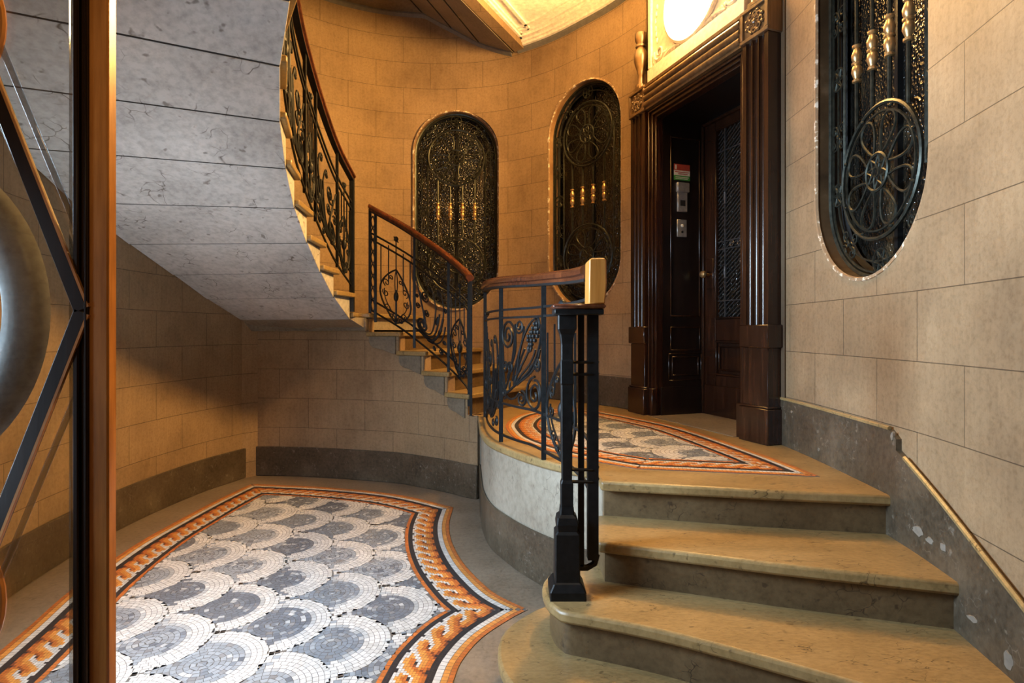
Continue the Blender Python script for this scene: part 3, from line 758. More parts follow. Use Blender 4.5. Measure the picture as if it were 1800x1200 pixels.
def make_grille(root):
    Y = .075
    # frame
    m = MB(); m.tube(pl(stadium(.437,1.037,0), Y), .014, 6, closed=True); m.tube(pl(stadium(.413,1.013,0), Y), .006, 5, closed=True)
    m.build('frame', M['iron_grille'], root, local=True)
    m = MB()
    mid = stadium(.365,.965,0); m.tube(pl(mid, Y), .0045, 5, closed=True)
    inn = stadium(.305,.905,0); m.tube([(-.305,Y,-.62),(-.305,Y,.62)], .008, 4); m.tube([(.305,Y,-.62),(.305,Y,.62)], .008, 4)
    L = arclen(loop_len(mid)); tot = L[-1]; ml = [(p[0],p[1]) for p in loop_len(mid)]
    n = 16
    for i in range(n):
        u = (i/n*tot + PI*.365*1.5 + 1.2) % tot; p = at_len(ml, L, u)
        if i % 2 == 0: small_rosette(m, p[0], p[1], .056, Y)
        else: quatrefoil(m, p[0], p[1], .052, Y, rot=math.atan2(p[1], p[0]) if abs(p[1]) > .6 else 0)
    m.build('scrolled_border', M['iron_grille'], root, local=True)
    for s in (-1, 1):
        zc = .57*s; R = .295; m = MB()
        m.tube(pl(circle(0, zc, R, 44), Y-.012), .0095, 6, closed=True); m.tube(pl(circle(0, zc, R-.034, 40), Y-.012), .006, 5, closed=True)
        for i in range(8):
            a = PI/8+2*PI*i/8
            m.ball((R*.945*math.cos(a), Y-.02, zc+R*.945*math.sin(a)), .008, 6, 4)
            pts = []
            for k_ in range(25):
                t = k_/24; ra = .08+.178*math.sin(PI*t)**.75; la = .088*math.cos(PI*t)*math.sin(PI*t)**.65
                pts.append((ra*math.cos(a)-la*math.sin(a), zc+ra*math.sin(a)+la*math.cos(a)))
            m.tube(pl(pts, Y-.012), .0062, 5)
        pr = m.build('rosette', M['iron_grille'], root, local=True)
        m = MB(); m.tube(pl(circle(0, zc, .082, 24), Y-.016), .008, 6, closed=True); m.tube(pl(circle(0, zc, .022, 12), Y-.02), .006, 5, closed=True)
        for i in range(8):
            a = 2*PI*i/8
            m.tube(pl([(.078*math.cos(a-.2), zc+.078*math.sin(a-.2)), (.04*math.cos(a+.2), zc+.04*math.sin(a+.2)), (.022*math.cos(a), zc+.022*math.sin(a))], Y-.018), .004, 4)
            m.tube(pl([(.078*math.cos(a+.6), zc+.078*math.sin(a+.6)), (.04*math.cos(a+.2), zc+.04*math.sin(a+.2))], Y-.018), .004, 4)
        m.build('hub', M['iron_grille'], pr, local=True)
    for x in (-.195, -.065, .065, .195):
        h = .57-math.sqrt(.295**2-x*x)
        m = MB(); m.tube([(x,Y,-h),(x,Y,h)], .0095, 8); rd = m.build('rod', M['iron_grille'], root, local=True)
        prof = [(.010,-.092),(.020,-.088),(.020,-.078),(.012,-.072),(.017,-.06),(.024,-.04),(.021,-.018),(.015,-.008),(.023,-.004),(.023,.004),(.015,.008),(.021,.018),(.024,.04),(.017,.06),(.012,.072),(.020,.078),(.020,.088),(.010,.092)]
        m = MB(); m.lathe(prof, (x,Y,0), 14); m.build('turned_spindle', M['brass'], rd, local=True)
grille_labels = ['bronzed iron window grille on the back wall, leftmost, partly behind the stair railing',
                 'bronzed iron window grille on the back wall, right beside the lift doorway',
                 'nearest and largest bronzed iron window grille, on the right wall']
first = None
for i, ((cx, cy), o) in enumerate(WINDOWS):
    rot = frame_rot(o)
    win = bpy.data.objects.new('window_%d' % (i+1), None); COL.objects.link(win); win.location = (cx,cy,WZ); win.rotation_euler = (0,0,rot); struct(win)
    m = MB(); a = stadium(WHW+.004, WHH+.004, 0, 28); b = stadium(WHW-.010, WHH-.010, 0, 28); n = len(a)
    for j in range(n):
        q = (j+1)%n; y0, y1 = (.012 if i else .0), .19
        if i == 2: y0 = .0
        m.mesh([(a[j][0],y0,a[j][1]),(a[q][0],y0,a[q][1]),(a[q][0],y1,a[q][1]),(a[j][0],y1,a[j][1]),(b[j][0],y0,b[j][1]),(b[q][0],y0,b[q][1]),(b[q][0],y1,b[q][1]),(b[j][0],y1,b[j][1])],
               [(4,5,6,7),(0,1,5,4)])
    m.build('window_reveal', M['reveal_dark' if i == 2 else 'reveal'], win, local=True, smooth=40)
    m = MB(); m.tube(pl(stadium(WHW-.004, WHH-.004, 0, 28), .004), .011, 5, closed=True); m.build('window_rim', M['arris'], win, local=True)
    m = MB(); pts = stadium(WHW+.02, WHH+.02, 0); n = len(pts)
    m.mesh([(p[0],.165,p[1]) for p in pts]+[(p[0],.175,p[1]) for p in pts], [tuple(range(n)), tuple(range(2*n-1,n-1,-1))])
    m.build('window_pane', M['obscure'], win, local=True, smooth=0)
    m = MB(); m.tube(pl(stadium(.437,1.037,0), .145), .02, 4, closed=True); m.box(-.012,.012,.14,.165,-1.03,1.03)
    m.build('window_frame', M['iron_black'], win, local=True)
    if first is None:
        g = thing('window_grille', grille_labels[0], 'window grille', (cx,cy,WZ), rot, 'iron window grilles'); make_grille(g); first = g
    else:
        g = copy_tree(first); g.location = (cx,cy,WZ); g.rotation_euler = (0,0,rot); g['label'] = grille_labels[i]

# ------------------------------------------------------------------ lift doorway: surround, recess, door
DL = (.98, 4.71); DO = (.941, .338); DROT = frame_rot(DO)
WD = 1.493; ZB = LAND
def rroot(name, label, cat, x=0.0, y=0.0, z=0.0, group=None):
    c, s = math.cos(DROT), math.sin(DROT)
    return thing(name, label, cat, (DL[0]+c*x-s*y, DL[1]+s*x+c*y, z), DROT, group)
class LB(MB):
    """builder in doorway coordinates: shifted so that (x,y,z) of the root is the origin"""
    def __init__(s, x=0, y=0, z=0): super().__init__(); s.o = (x,y,z)
    def build(s, name, mat, parent=None, **k):
        s.v = [(p[0]-s.o[0], p[1]-s.o[1], p[2]-s.o[2]) for p in s.v]; return super().build(name, mat, parent, local=True, **k)
ds = rroot('door_surround', 'dark mahogany doorway with fluted pilasters and a reeded lintel round the lift door', 'doorway', 0, 0, 0)
PX = [(0, .205), (1.288, 1.493)]
for pi_, (x0, x1) in enumerate(PX):
    # fluted shaft
    m = MB(); w_ = x1-x0; n = 3; prof = [(x0,.10),(x0,.004)]
    fl = (w_-.05)/n
    for i in range(n):
        a = x0+.025+i*fl
        prof += [(a+.004,.004)] + [(a+.004+(fl-.008)*(.5-.5*math.cos(PI*t/8)), .004+.022*math.sin(PI*t/8)) for t in range(1,8)] + [(a+fl-.004,.004)]
    prof += [(x1,.004),(x1,.10)]
    m.prism(prof, 1.36, 3.075); m.build('pilaster_shaft', M['dark_wood'], ds, local=True, smooth=50)
    m = MB(); m.box(x0-.014,x1+.014,-.012,.11,1.225,1.362); m.build('pilaster_collar', M['dark_wood'], ds, local=True, bevel=.006)
    m = MB(); m.box(x0,x1,.004,.11,ZB,1.226); m.build('pilaster_pedestal', M['dark_wood'], ds, local=True, bevel=.004)
    m = MB(); m.box(x0-.016,x1+.016,-.016,.115,ZB,.868); m.box(x0-.010,x1+.010,-.010,.112,.868,.882); m.build('pilaster_base', M['dark_wood'], ds, local=True, bevel=.005)
    m = MB(); m.box(x0-.012,x1+.012,.006,.11,3.075,3.275)
    for (a,b,c_,d_) in ((x0-.012,x1+.012,3.075,3.097),(x0-.012,x1+.012,3.253,3.275),(x0-.012,x0+.014,3.097,3.253),(x1-.014,x1+.012,3.097,3.253)): m.box(a,b,-.012,.01,c_,d_)
    cb = m.build('corner_block', M['lintel_wood'], ds, local=True, bevel=.003)
    m = MB(); xc, zc = (x0+x1)/2, 3.175
    for i in range(8):
        a = 2*PI*i/8; m.tube(pl([(xc, zc)]+spiral(xc+.045*math.cos(a), zc+.045*math.sin(a), .022, .006, a+PI, 1.2, 10), -.0), .007, 5)
        m.ball((xc+.068*math.cos(a+.4), .0, zc+.062*math.sin(a+.4)), .012, 6, 4)
    m.ball((xc,-.002,zc), .016, 8, 5); m.build('carved_rosette', M['lintel_wood'], cb, local=True)
# reeded lintel
prof = [(.10,3.075),(.002,3.075),(.002,3.090)]
for i in range(3):
    z0 = 3.092+i*.052
    prof += [(.002-.022*math.sin(PI*t/8), z0+.046*(.5-.5*math.cos(PI*t/8))) for t in range(0,9)] + [(.010, z0+.049)]
prof += [(-.008,3.25),(-.008,3.272),(.10,3.272)]
m = MB(); n = len(prof); a, b = .217, 1.276
m.mesh([(a,p[0],p[1]) for p in prof]+[(b,p[0],p[1]) for p in prof], [tuple(range(n)), tuple(range(2*n-1,n-1,-1))]+[(i,(i+1)%n,n+(i+1)%n,n+i) for i in range(n)])
m.build('reeded_lintel', M['lintel_wood'], ds, local=True, smooth=50)
# inner casing: stepped moulding round the opening
def casing(m, steps):
    for (o0, o1, y0, y1) in steps:
        m.box(.285-o1,.285-o0,y0,y1,ZB,3.0+o1); m.box(1.21+o0,1.21+o1,y0,y1,ZB,3.0+o1); m.box(.285-o0,1.21+o0,y0,y1,3.0+o0,3.0+o1)
m = MB(); casing(m, [(0,.02,.055,.12),(.02,.045,.035,.12),(.045,.06,.02,.12),(.06,.078,.035,.12)]); m.build('casing', M['dark_wood'], ds, local=True, bevel=.003)
m = MB(); m.box(.205,.285,.02,.12,ZB,.875); m.box(1.21,1.288,.02,.12,ZB,.875); m.build('casing_plinth', M['dark_wood'], ds, local=True, bevel=.004)
# lining of the recess with raised panel frames on the left-hand side
m = MB(); m.box(.255,.285,.12,.56,ZB,3.03); m.box(1.21,1.24,.12,.56,ZB,3.03); m.box(.255,1.24,.12,.56,3.0,3.03); m.box(.255,.297,.10,.55,ZB,.885)
lin = m.build('recess_lining', M['black_wood'], ds, local=True)
m = MB()
def pframe(m, y0, y1, z0, z1, t=.012, d=.010):
    x = .285
    m.box(x,x+d,y0,y0+t,z0,z1); m.box(x,x+d,y1-t,y1,z0,z1); m.box(x,x+d,y0,y1,z0,z0+t); m.box(x,x+d,y0,y1,z1-t,z1)
pframe(m,.185,.47,1.44,2.87); pframe(m,.185,.47,1.17,1.36,.010); pframe(m,.20,.455,.97,1.125,.010); pframe(m,.17,.485,.93,1.15,.008,.006)
m.build('panel_moulding', M['dark_wood'], lin, local=True, bevel=.003)
# wall behind and above the surround
m = MB()
m.box(.0,.255,.10,.30,LAND,5.7); m.box(1.24,1.52,.10,.30,LAND,5.7); m.box(.255,1.24,.10,.30,3.03,5.7)
wd_ = bpy.data.objects.new('tmp', None); COL.objects.link(wd_); wd_.location = (*DL,0); wd_.rotation_euler = (0,0,DROT)
ww = m.build('wall_door', M['wall'], wd_, local=True); bpy.context.view_layer.update(); mw = ww.matrix_world.copy(); ww.parent = None; ww.matrix_world = mw; struct(ww)
bpy.data.objects.remove(wd_)
# the lift door leaf
dr = bpy.data.objects.new('door_1', None); COL.objects.link(dr); dr.location = (*DL,0); dr.rotation_euler = (0,0,DROT); struct(dr)
m = MB(); y0, y1 = .50, .545
m.box(.287,.435,y0,y1,ZB,2.99); m.box(1.06,1.208,y0,y1,ZB,2.99); m.box(.435,1.06,y0,y1,2.90,2.99); m.box(.435,1.06,y0,y1,1.25,1.42); m.box(.435,1.06,y0,y1,ZB,.98); m.box(.435,1.06,y0+.02,y1,.98,1.25)
m.build('door_leaf', M['dark_wood'], dr, local=True, bevel=.004)
m = MB()
for (a,b,c_,d_,t) in ((.435,1.06,1.42,2.90,.014),(.435,1.06,.98,1.25,.016),(.475,1.02,1.02,1.21,.010)):
    m.box(a,a+t,y0-.006,y0+.03,c_,d_); m.box(b-t,b,y0-.006,y0+.03,c_,d_); m.box(a,b,y0-.006,y0+.03,c_,c_+t); m.box(a,b,y0-.006,y0+.03,d_-t,d_)
m.box(.287,.315,y0-.02,y0,ZB,2.99); m.box(.287,1.2,y0-.02,y0,2.965,2.99); m.box(.315,1.2,y0-.012,y0,ZB,.90)
m.build('door_moulding', M['dark_wood'], dr, local=True, bevel=.004)
m = MB(); m.box(.435,1.06,.532,.538,1.42,2.90); m.build('door_glass', M['obscure'], dr, local=True)
m = MB(); x, z0 = .45, 1.43
for i in range(-40, 62):   # diagonal lattice in front of the glass
    a = 1.43+i*.034
    xa, za, xb, zb = .449, a, 1.046, a+.42
    if zb < 1.434 or za > 2.886: continue
    if za < 1.434: xa += (1.434-za)*(.597/.42); za = 1.434
    if zb > 2.886: xb -= (zb-2.886)*(.597/.42); zb = 2.886
    m.bar((xa,.522,za),(xb,.522,zb),.0028)
for x in (.53,.75,.97): m.bar((x,.517,1.43),(x,.517,2.89),.006)
for z in (2.72,2.02,1.96,1.56): m.bar((.449,.516,z),(1.046,.516,z),.004)
for x in (.53,.75,.97):
    for z in (2.35,1.78): m.lathe([(.006,-.05),(.014,-.045),(.01,-.03),(.016,0),(.01,.03),(.014,.045),(.006,.05)], (x,.515,z), 8)
for x in (.60,.68,.82,.9): m.tube(pl(spiral(x,1.99,.026,.006,0,1.6),.514), .004, 4)
m.build('door_lattice', M['lattice'], dr, local=True)
m = MB(); m.box(.335,.42,.492,.50,1.66,1.90); m.build('door_plate', M['dark_wood'], dr, local=True, bevel=.004)
m = MB(); m.lathe([(.008,-.005),(.012,-.03),(.010,-.04),(.024,-.05),(.030,-.065),(.026,-.08),(.012,-.088)][::-1], (.378,.495,1.775), 14, 'y'); m.build('door_handle', M['brass'], dr, local=True)
m = MB(); m.prism([(.285,.0),(1.21,.0),(1.21,.56),(.285,.56)], LAND+.0005, LAND+.004)
dt = m.build('trim_6', M['bracket'], dr, local=True); bpy.context.view_layer.update(); mw = dt.matrix_world.copy(); dt.parent = None; dt.matrix_world = mw; struct(dt)

# notices and switches on the left lining of the recess
def side_box(m, y0, y1, z0, z1, d, x=.285): m.box(x, x+d, y0, y1, z0, z1)
t = rroot('notice_sticker', 'small red, white and green printed notice on the black lift recess panel', 'sticker', .285, .30, 2.53)
for nm, mat, za, zb, d in (('red_band','red',2.605,2.655,.003),('white_band','white',2.565,2.605,.003),('green_band','green',2.528,2.565,.003)):
    m = LB(.285,.30,2.53); side_box(m, .222, .372, za, zb, d); m.build(nm, M[mat], t)
m = LB(.285,.30,2.53)
for i, (a, b, z) in enumerate(((.25,.36,2.636),(.25,.34,2.620),(.23,.36,2.592),(.26,.35,2.578))): m.box(.288,.2890,a,b,z-.003,z+.003)
m.build('printed_lines', M['red'], t)
m = LB(.285,.30,2.53)
for a, b, z in ((.235,.36,2.552),(.235,.35,2.540)): m.box(.288,.2890,a,b,z-.0025,z+.0025)
m.box(.288,.289,.230,.246,2.612,2.648)
m.build('printed_lines', M['white'], t)
t = rroot('card_reader', 'tall grey steel reader with a hooded top and dark square window, below the notice', 'reader', .285, .293, 2.28)
m = LB(.285,.293,2.28); side_box(m,.248,.338,2.275,2.43,.018); m.build('body', M['steel'], t, bevel=.003)
m = LB(.285,.293,2.28); side_box(m,.238,.350,2.43,2.505,.030); m.build('hood', M['steel'], t, bevel=.004)
m = LB(.285,.293,2.28); side_box(m,.270,.316,2.32,2.366,.020); m.build('dark_window', M['black'], t)
t = rroot('switch_plate', 'small grey steel push-button plate, lowest on the black lift recess panel', 'switch', .285, .293, 2.08)
m = LB(.285,.293,2.08); side_box(m,.248,.338,2.075,2.215,.010); m.build('plate', M['steel'], t, bevel=.003)
m = LB(.285,.293,2.08); m.lathe([(.012,0),(.012,.008),(.008,.010)], (.294,.293,2.165), 12, 'x'); m.build('push_button', M['white'], t)
m = LB(.285,.293,2.08); m.lathe([(.010,0),(.010,.005)], (.294,.293,2.115), 10, 'x'); m.build('keyhole', M['black'], t)

# carved panel, round lamp and finials over the doorway
XC, ZC, RL = .7465, 3.715, .285
t = rroot('overdoor_panel', 'cream carved panel with leafy scrolls above the dark doorway lintel', 'panel', XC, .05, 3.272)
m = LB(XC,.05,3.272); m.box(.215,1.278,.05,.10,3.272,4.18); m.build('board', M['panel'], t)
m = LB(XC,.05,3.272)
m.box(.215,.255,.028,.055,3.40,4.18); m.box(1.238,1.278,.028,.055,3.40,4.18); m.box(.215,1.278,.022,.055,3.272,3.39); m.box(.215,1.278,.034,.055,3.39,3.405); m.box(.215,1.278,.02,.055,4.10,4.18)
m.build('border', M['panel'], t, bevel=.003)
for sx in (-1, 1):
    for sz in (-1, 1):
        m = LB(XC,.05,3.272)
        cx, cz = XC+sx*.40, ZC+sz*.235
        m.tube(pl([(cx+sx*q[0], cz+sz*q[1]) for q in spiral(0,0,.062,.012,-.4,1.5,24)], .045), [.014-.008*i/24 for i in range(25)], 6)
        m.tube(pl([(XC+sx*(.14+.2*i/10), ZC+sz*(.292-.02*math.sin(PI*i/10))) for i in range(11)], .045), .010, 6)
        for i in range(5):
            q = (XC+sx*(.345-.035*i), ZC+sz*(.262+.004*i)); a = .6+.25*i
            m.ball((q[0],.046,q[1]), .024, 7, 5, (1,.4,.55), Matrix.Rotation(-sx*sz*a, 3, 'Y'))
        for i in range(3): m.ball((XC+sx*(.43+.01*i), .046, ZC+sz*(.13-.05*i)), .024, 7, 5, (.5,.4,1))
        m.build('carved_scroll', M['panel'], t)
t = rroot('round_lamp', 'glowing round wall lamp set in the cream panel above the lift doorway', 'lamp', XC, .03, ZC)
m = LB(XC,.03,ZC); m.lathe([(RL,.0),(RL*.97,-.02),(RL*.8,-.045),(RL*.5,-.062),(.01,-.07)][::-1], (XC,.045,ZC), 40, 'y'); m.build('lamp_glass', M['lamp'], t)
m = LB(XC,.03,ZC); m.tube(pl(circle(XC, ZC, RL+.022, 48), .04), .020, 8, closed=True); m.build('rim', M['panel'], t)
FIN = [(.044,0),(.044,.02),(.026,.03),(.022,.06),(.024,.10),(.030,.115),(.028,.125),(.040,.16),(.054,.21),(.058,.25),(.050,.29),(.034,.315),(.030,.325),(.042,.332),(.042,.345),(.032,.352),(.036,.365),(.046,.385),(.048,.42),(.046,.44),(.030,.452),(.012,.456)]
for x, lab in ((.10,'turned wooden finial left of the glowing panel, standing on the far pilaster'), (1.39,'turned wooden finial cut by the photo top, standing on the near pilaster')):
    t = rroot('finial', lab, 'finial', x, .036, 3.275, 'finials on the doorway')
    m = LB(x,.036,3.275); m.box(x-.05,x+.05,-.010,.088,3.275,3.30); m.build('foot', M['lintel_wood'], t, bevel=.003)
    m = LB(x,.036,3.275); m.lathe(FIN, (x,.036,3.30), 24); m.build('turned_body', M['lintel_wood'], t)
# ------------------------------------------------------------------ wrought-iron railings
class Rail:
    """a railing line: plan path with a base height; (u along, v up, d sideways) -> point"""
    def __init__(s, pts3):
        s.p = pts3; s.L = [0.0]
        for i in range(1, len(pts3)): s.L.append(s.L[-1]+math.dist(pts3[i-1][:2], pts3[i][:2]))
        s.len = s.L[-1]
    def at(s, u, v=0.0, d=0.0):
        p = at_len(s.p, s.L, u)
        if d:
            a, b = at_len(s.p, s.L, u-.02), at_len(s.p, s.L, u+.02); tx, ty = b[0]-a[0], b[1]-a[1]; l = math.hypot(tx,ty) or 1
            return (p[0]+ty/l*d, p[1]-tx/l*d, p[2]+v)
        return (p[0], p[1], p[2]+v)
    def run(s, v, u0=None, u1=None, step=.05, d=0.0):
        u0 = 0 if u0 is None else u0; u1 = s.len if u1 is None else u1
        n = max(2, int((u1-u0)/step)); return [s.at(u0+(u1-u0)*i/n, v, d) for i in range(n+1)]
HAND = [(-.018,-.030),(.018,-.030),(.020,-.016),(.033,-.010),(.035,.004),(.028,.018),(.012,.026),(-.012,.026),(-.028,.018),(-.035,.004),(-.033,-.010),(-.020,-.016)]
def stroke(m, R, u0, pts, r=.005, n=5, d=0.0): r *= 1.2; m.tube([R.at(u0+p[0], p[1], d) for p in pts], r, n)
def bez(a, b, c, d, n=14):
    return [tuple((1-t)**3*a[i]+3*(1-t)**2*t*b[i]+3*(1-t)*t*t*c[i]+t**3*d[i] for i in (0,1)) for t in [q/n for q in range(n+1)]]
def palmette(R, root, u0, w, v0=.05, top=.84):
    """pointed hoop with scrolls and a bud, uprights rising from it"""
    c = w/2; h = .47; m = MB(); hw = w*.44
    for s in (-1, 1):
        pts = [(c+s*hw*math.sin(PI*t/16)**.85*(1.12-.24*t/16), v0+h*t/16) for t in range(17)]
        stroke(m, R, u0, pts, .0068)
        for (fx, fz, r, a, tr) in ((.60,.66,.036,-1.2,1.3),(.66,.46,.032,.6,-1.3),(.52,.20,.034,-.6,1.3),(.30,.10,.024,.4,-1.2),(.30,.80,.022,-.8,1.2)):
            stroke(m, R, u0, [(c+s*q[0], q[1]) for q in spiral(hw*fx, v0+h*fz, r, .006, a, tr)], .0042)
        stroke(m, R, u0, bez((c,v0+.02),(c+s*.03,v0+.1),(c+s*hw*.8,v0+.12),(c+s*hw*.75,v0+.25)), .0042)
        stroke(m, R, u0, bez((c,v0+h*.5),(c+s*.015,v0+h*.65),(c+s*.02,v0+h*.8),(c,v0+h)), .004)
    stroke(m, R, u0, [(c,v0),(c,v0+h*.62)], .008)
    o = m.build('palmette', M['iron'], root)
    m = MB()
    p = R.at(u0+c, v0+h*.50); m.ball(p, .024, 10, 8, (.95,.95,1.9)); m.build('bud', M['iron'], o)
    m = MB(); p = R.at(u0+c, v0+.03); m.ball(p, .016, 8, 6, (1,1,1.3)); m.build('knop', M['iron'], o)
    for i, f in enumerate((.08,.29,.5,.71,.92)):
        uc = w*f; vb = v0+h*(1-abs(f-.5)*1.0)*.98 if f != .5 else v0+h
        vt = top-.10-.10*abs(f-.5)*2 + (.03 if f == .5 else 0)
        m = MB(); m.bar(R.at(u0+uc, vb-.04), R.at(u0+uc, vt), .0045)
        if f == .5:
            m.ball(R.at(u0+uc, vt+.02), .020, 8, 6, (1,1,1.2)); stroke(m, R, u0, [(uc-.022,vt+.0),(uc+.022,vt+.03)], .005); stroke(m, R, u0, [(uc-.022,vt+.03),(uc+.022,vt+.0)], .005)
        m.build('upright', M['iron'], root)
def scrollwork(R, root, u0, w, v0=.05, grapes=False, flip=False, hgt=.70):
    m = MB(); f = (lambda x: w-x) if flip else (lambda x: x)
    def st(pts, r=.006): stroke(m, R, u0, [(f(p[0]), p[1]) for p in pts], r)
    k_ = w/.5; kz = hgt/.70
    def q(x, z): return (x*k_, v0+z*kz)
    def sp(x, z, r0, r1, a, t): c = q(x, z); return spiral(c[0], c[1], r0*min(k_,1.1), r1, a, t)
    # big volute at the lower left with a trailing fan of stems
    st(sp(.12,.17,.085,.012,-PI/2,-1.9), .009)
    st(bez(q(.12,.085),q(.25,.05),q(.37,.10),q(.44,.40),18), .009)
    st(bez(q(.13,.105),q(.25,.075),q(.34,.13),q(.385,.42),18), .007)
    st(bez(q(.14,.125),q(.24,.10),q(.30,.16),q(.33,.45),18), .006)
    st(bez(q(.20,.06),q(.33,.06),q(.45,.14),q(.475,.34),18), .006)
    # tall stem with two scrolls turning off it
    st(bez(q(.01,.62),q(.07,.45),q(.14,.36),q(.155,.17)), .006)
    st(sp(.155,.485,.070,.008,PI*.95,1.9), .006)
    st(sp(.185,.33,.044,.007,PI*.9,1.7), .0055)
    st(bez(q(.09,.47),q(.06,.36),q(.20,.28),q(.16,.18)), .0055)
    # small scrolls
    for x, z, r, a, t in ((.045,.335,.036,.2,1.6),(.03,.43,.022,.3,1.4),(.41,.055,.036,PI/2,-1.7),(.31,.03,.026,PI/2,1.5),(.46,.17,.026,-.4,1.5),(.245,.60,.032,PI,1.6),(.37,.62,.03,PI*.8,-1.6),(.47,.50,.026,-PI/2,1.5)):
        st(sp(x,z,r,.005,a,t), .005)
    st(bez(q(.33,.45),q(.30,.55),q(.26,.66),q(.22,.60)), .0055); st(bez(q(.44,.40),q(.47,.52),q(.42,.66),q(.36,.65)), .0055)
    o = m.build('scrollwork', M['iron'], root)
    m = MB()
    for x, z, s_, tilt in ((.30,.115,.045,.5),(.39,.24,.05,1.1),(.345,.33,.04,1.3)):
        p = q(x, z); P = R.at(u0+f(p[0]), p[1]); A = R.at(u0+f(p[0])+.03, 0); B = R.at(u0+f(p[0])-.03, 0)
        t = Vector((A[0]-B[0],A[1]-B[1],0)).normalized(); Mx = Matrix((( t.x,-t.y,0),(t.y,t.x,0),(0,0,1))) @ Matrix.Rotation(-tilt if not flip else tilt-PI, 3, 'Y')
        m.ball(P, s_, 8, 6, (1,.22,.34), Mx)
    m.build('leaf', M['iron'], o)
    if grapes:
        m = MB()
        for i in range(22):
            a, b = random.uniform(-1,1), random.uniform(-1,1)
            row = i//4; x = .385+.018*(i%4-1.5)*(1.0-.10*abs(row-2))+.012*row; z = .42+.040*row*.9
            p = q(x, z); m.ball(R.at(u0+f(p[0]), p[1], random.uniform(-.012,.012)), .0145, 7, 5)
        m.build('grape_cluster', M['iron'], o)
def grape_panel(R, root, u0, w, v0, v1):
    m = MB(); H = v1-v0
    def q(a, b): return (a*w, v0+b*H)
    def st(pts, r=.0055): stroke(m, R, u0, pts, r)
    def sp(a, b, r0, r1, ang, t, r=.0055): c = q(a, b); st(spiral(c[0], c[1], r0*w, r1*w, ang, t), r)
    def bz(A, B, C, D, r=.0055): st(bez(q(*A), q(*B), q(*C), q(*D), 18), r)
    sp(.18,.80,.19,.03,-.3,2.2,.0065); bz((.36,.78),(.40,.60),(.30,.52),(.16,.30))
    sp(.45,.91,.09,.02,PI*.9,1.6); bz((.36,.91),(.34,.70),(.30,.40),(.10,.16)); bz((.54,.91),(.56,.72),(.36,.52),(.30,.28))
    sp(.84,.93,.08,.02,PI*.6,-1.5); bz((.82,.99),(.62,1.0),(.46,.72),(.40,.36))
    bz((.97,.93),(.98,.62),(.72,.40),(.10,.10),.0065)
    bz((.34,.26),(.46,.44),(.60,.56),(.66,.68)); bz((.38,.26),(.55,.42),(.74,.52),(.80,.66)); bz((.40,.24),(.62,.36),(.86,.46),(.93,.66)); bz((.36,.24),(.42,.48),(.50,.56),(.56,.66))
    sp(.86,.50,.085,.02,PI,1.6); sp(.10,.43,.07,.02,0,1.5); sp(.24,.43,.07,.02,PI,-1.5)
    sp(.78,.16,.20,.03,PI*.5,1.9,.0065); bz((.78,.32),(.98,.36),(1.02,.02),(.72,.0),.006)
    sp(.50,.09,.095,.02,PI*.5,-1.6); bz((.02,.24),(.10,.02),(.32,.02),(.46,.16)); bz((.02,.70),(.06,.40),(.04,.28),(.14,.06))
    sp(.08,.12,.07,.02,-PI/2,1.5); sp(.66,.66,.05,.015,0,1.4)
    o = m.build('scrollwork', M['iron'], root)
    for a, b, s_, tilt in ((.36,.29,.045,1.1),(.47,.43,.035,.95),(.68,.45,.035,.8),(.22,.22,.03,1.3)):
        m = MB(); p = q(a, b); P = R.at(u0+p[0], p[1]); A = R.at(u0+p[0]+.03); B = R.at(u0+p[0]-.03)
        t = Vector((A[0]-B[0],A[1]-B[1],0)).normalized(); Mx = Matrix((( t.x,-t.y,0),(t.y,t.x,0),(0,0,1))) @ Matrix.Rotation(-tilt, 3, 'Y')
        m.ball(P, s_, 8, 6, (1,.22,.30), Mx); m.build('leaf', M['iron'], o)
    m = MB()
    for row, cnt in enumerate((1,2,3,4,4,3,2)):
        for i in range(cnt):
            p = q(.66+.028*row+.075*(i-(cnt-1)/2), .665+.045*row); m.ball(R.at(u0+p[0], p[1], random.uniform(-.008,.008)), .0125, 7, 5)
    m.build('grape_cluster', M['iron'], o)
def lattice(R, root, u0, w, v0, v1):
    m = MB(); n = 4; 
    for s in (-1, 1): stroke(m, R, u0, [(w/2+s*w*.36*math.sin(PI*2*n*t/48+ (0))*1.0, v0+(v1-v0)*t/48) for t in range(49)], .0045)
    m.build('wavy_strap', M['iron'], root)
def post(R, root, u, v0, v1, h=.011, d=0.0):
    m = MB(); m.bar(R.at(u,v0,d), R.at(u,v1,d), h); return m.build('post', M['iron'], root)
def rails(R, root, vs, h=.006, u0=None, u1=None):
    for v in vs:
        m = MB(); m.tube(R.run(v,u0,u1), h*1.41, 4, rot=PI/4); m.build('flat_rail', M['iron'], root)
def handrail(R, root, v, u0=None, u1=None, name='handrail'):
    m = MB(); m.sweep(R.run(v, u0, u1), HAND); h = m.build(name, M['rail_wood'], root, smooth=50)
    m = MB(); m.sweep(R.run(v-.036, u0, u1), [(-.02,-.006),(.02,-.006),(.02,.006),(-.02,.006)]); m.build('iron_strap', M['iron'], root)
    return h

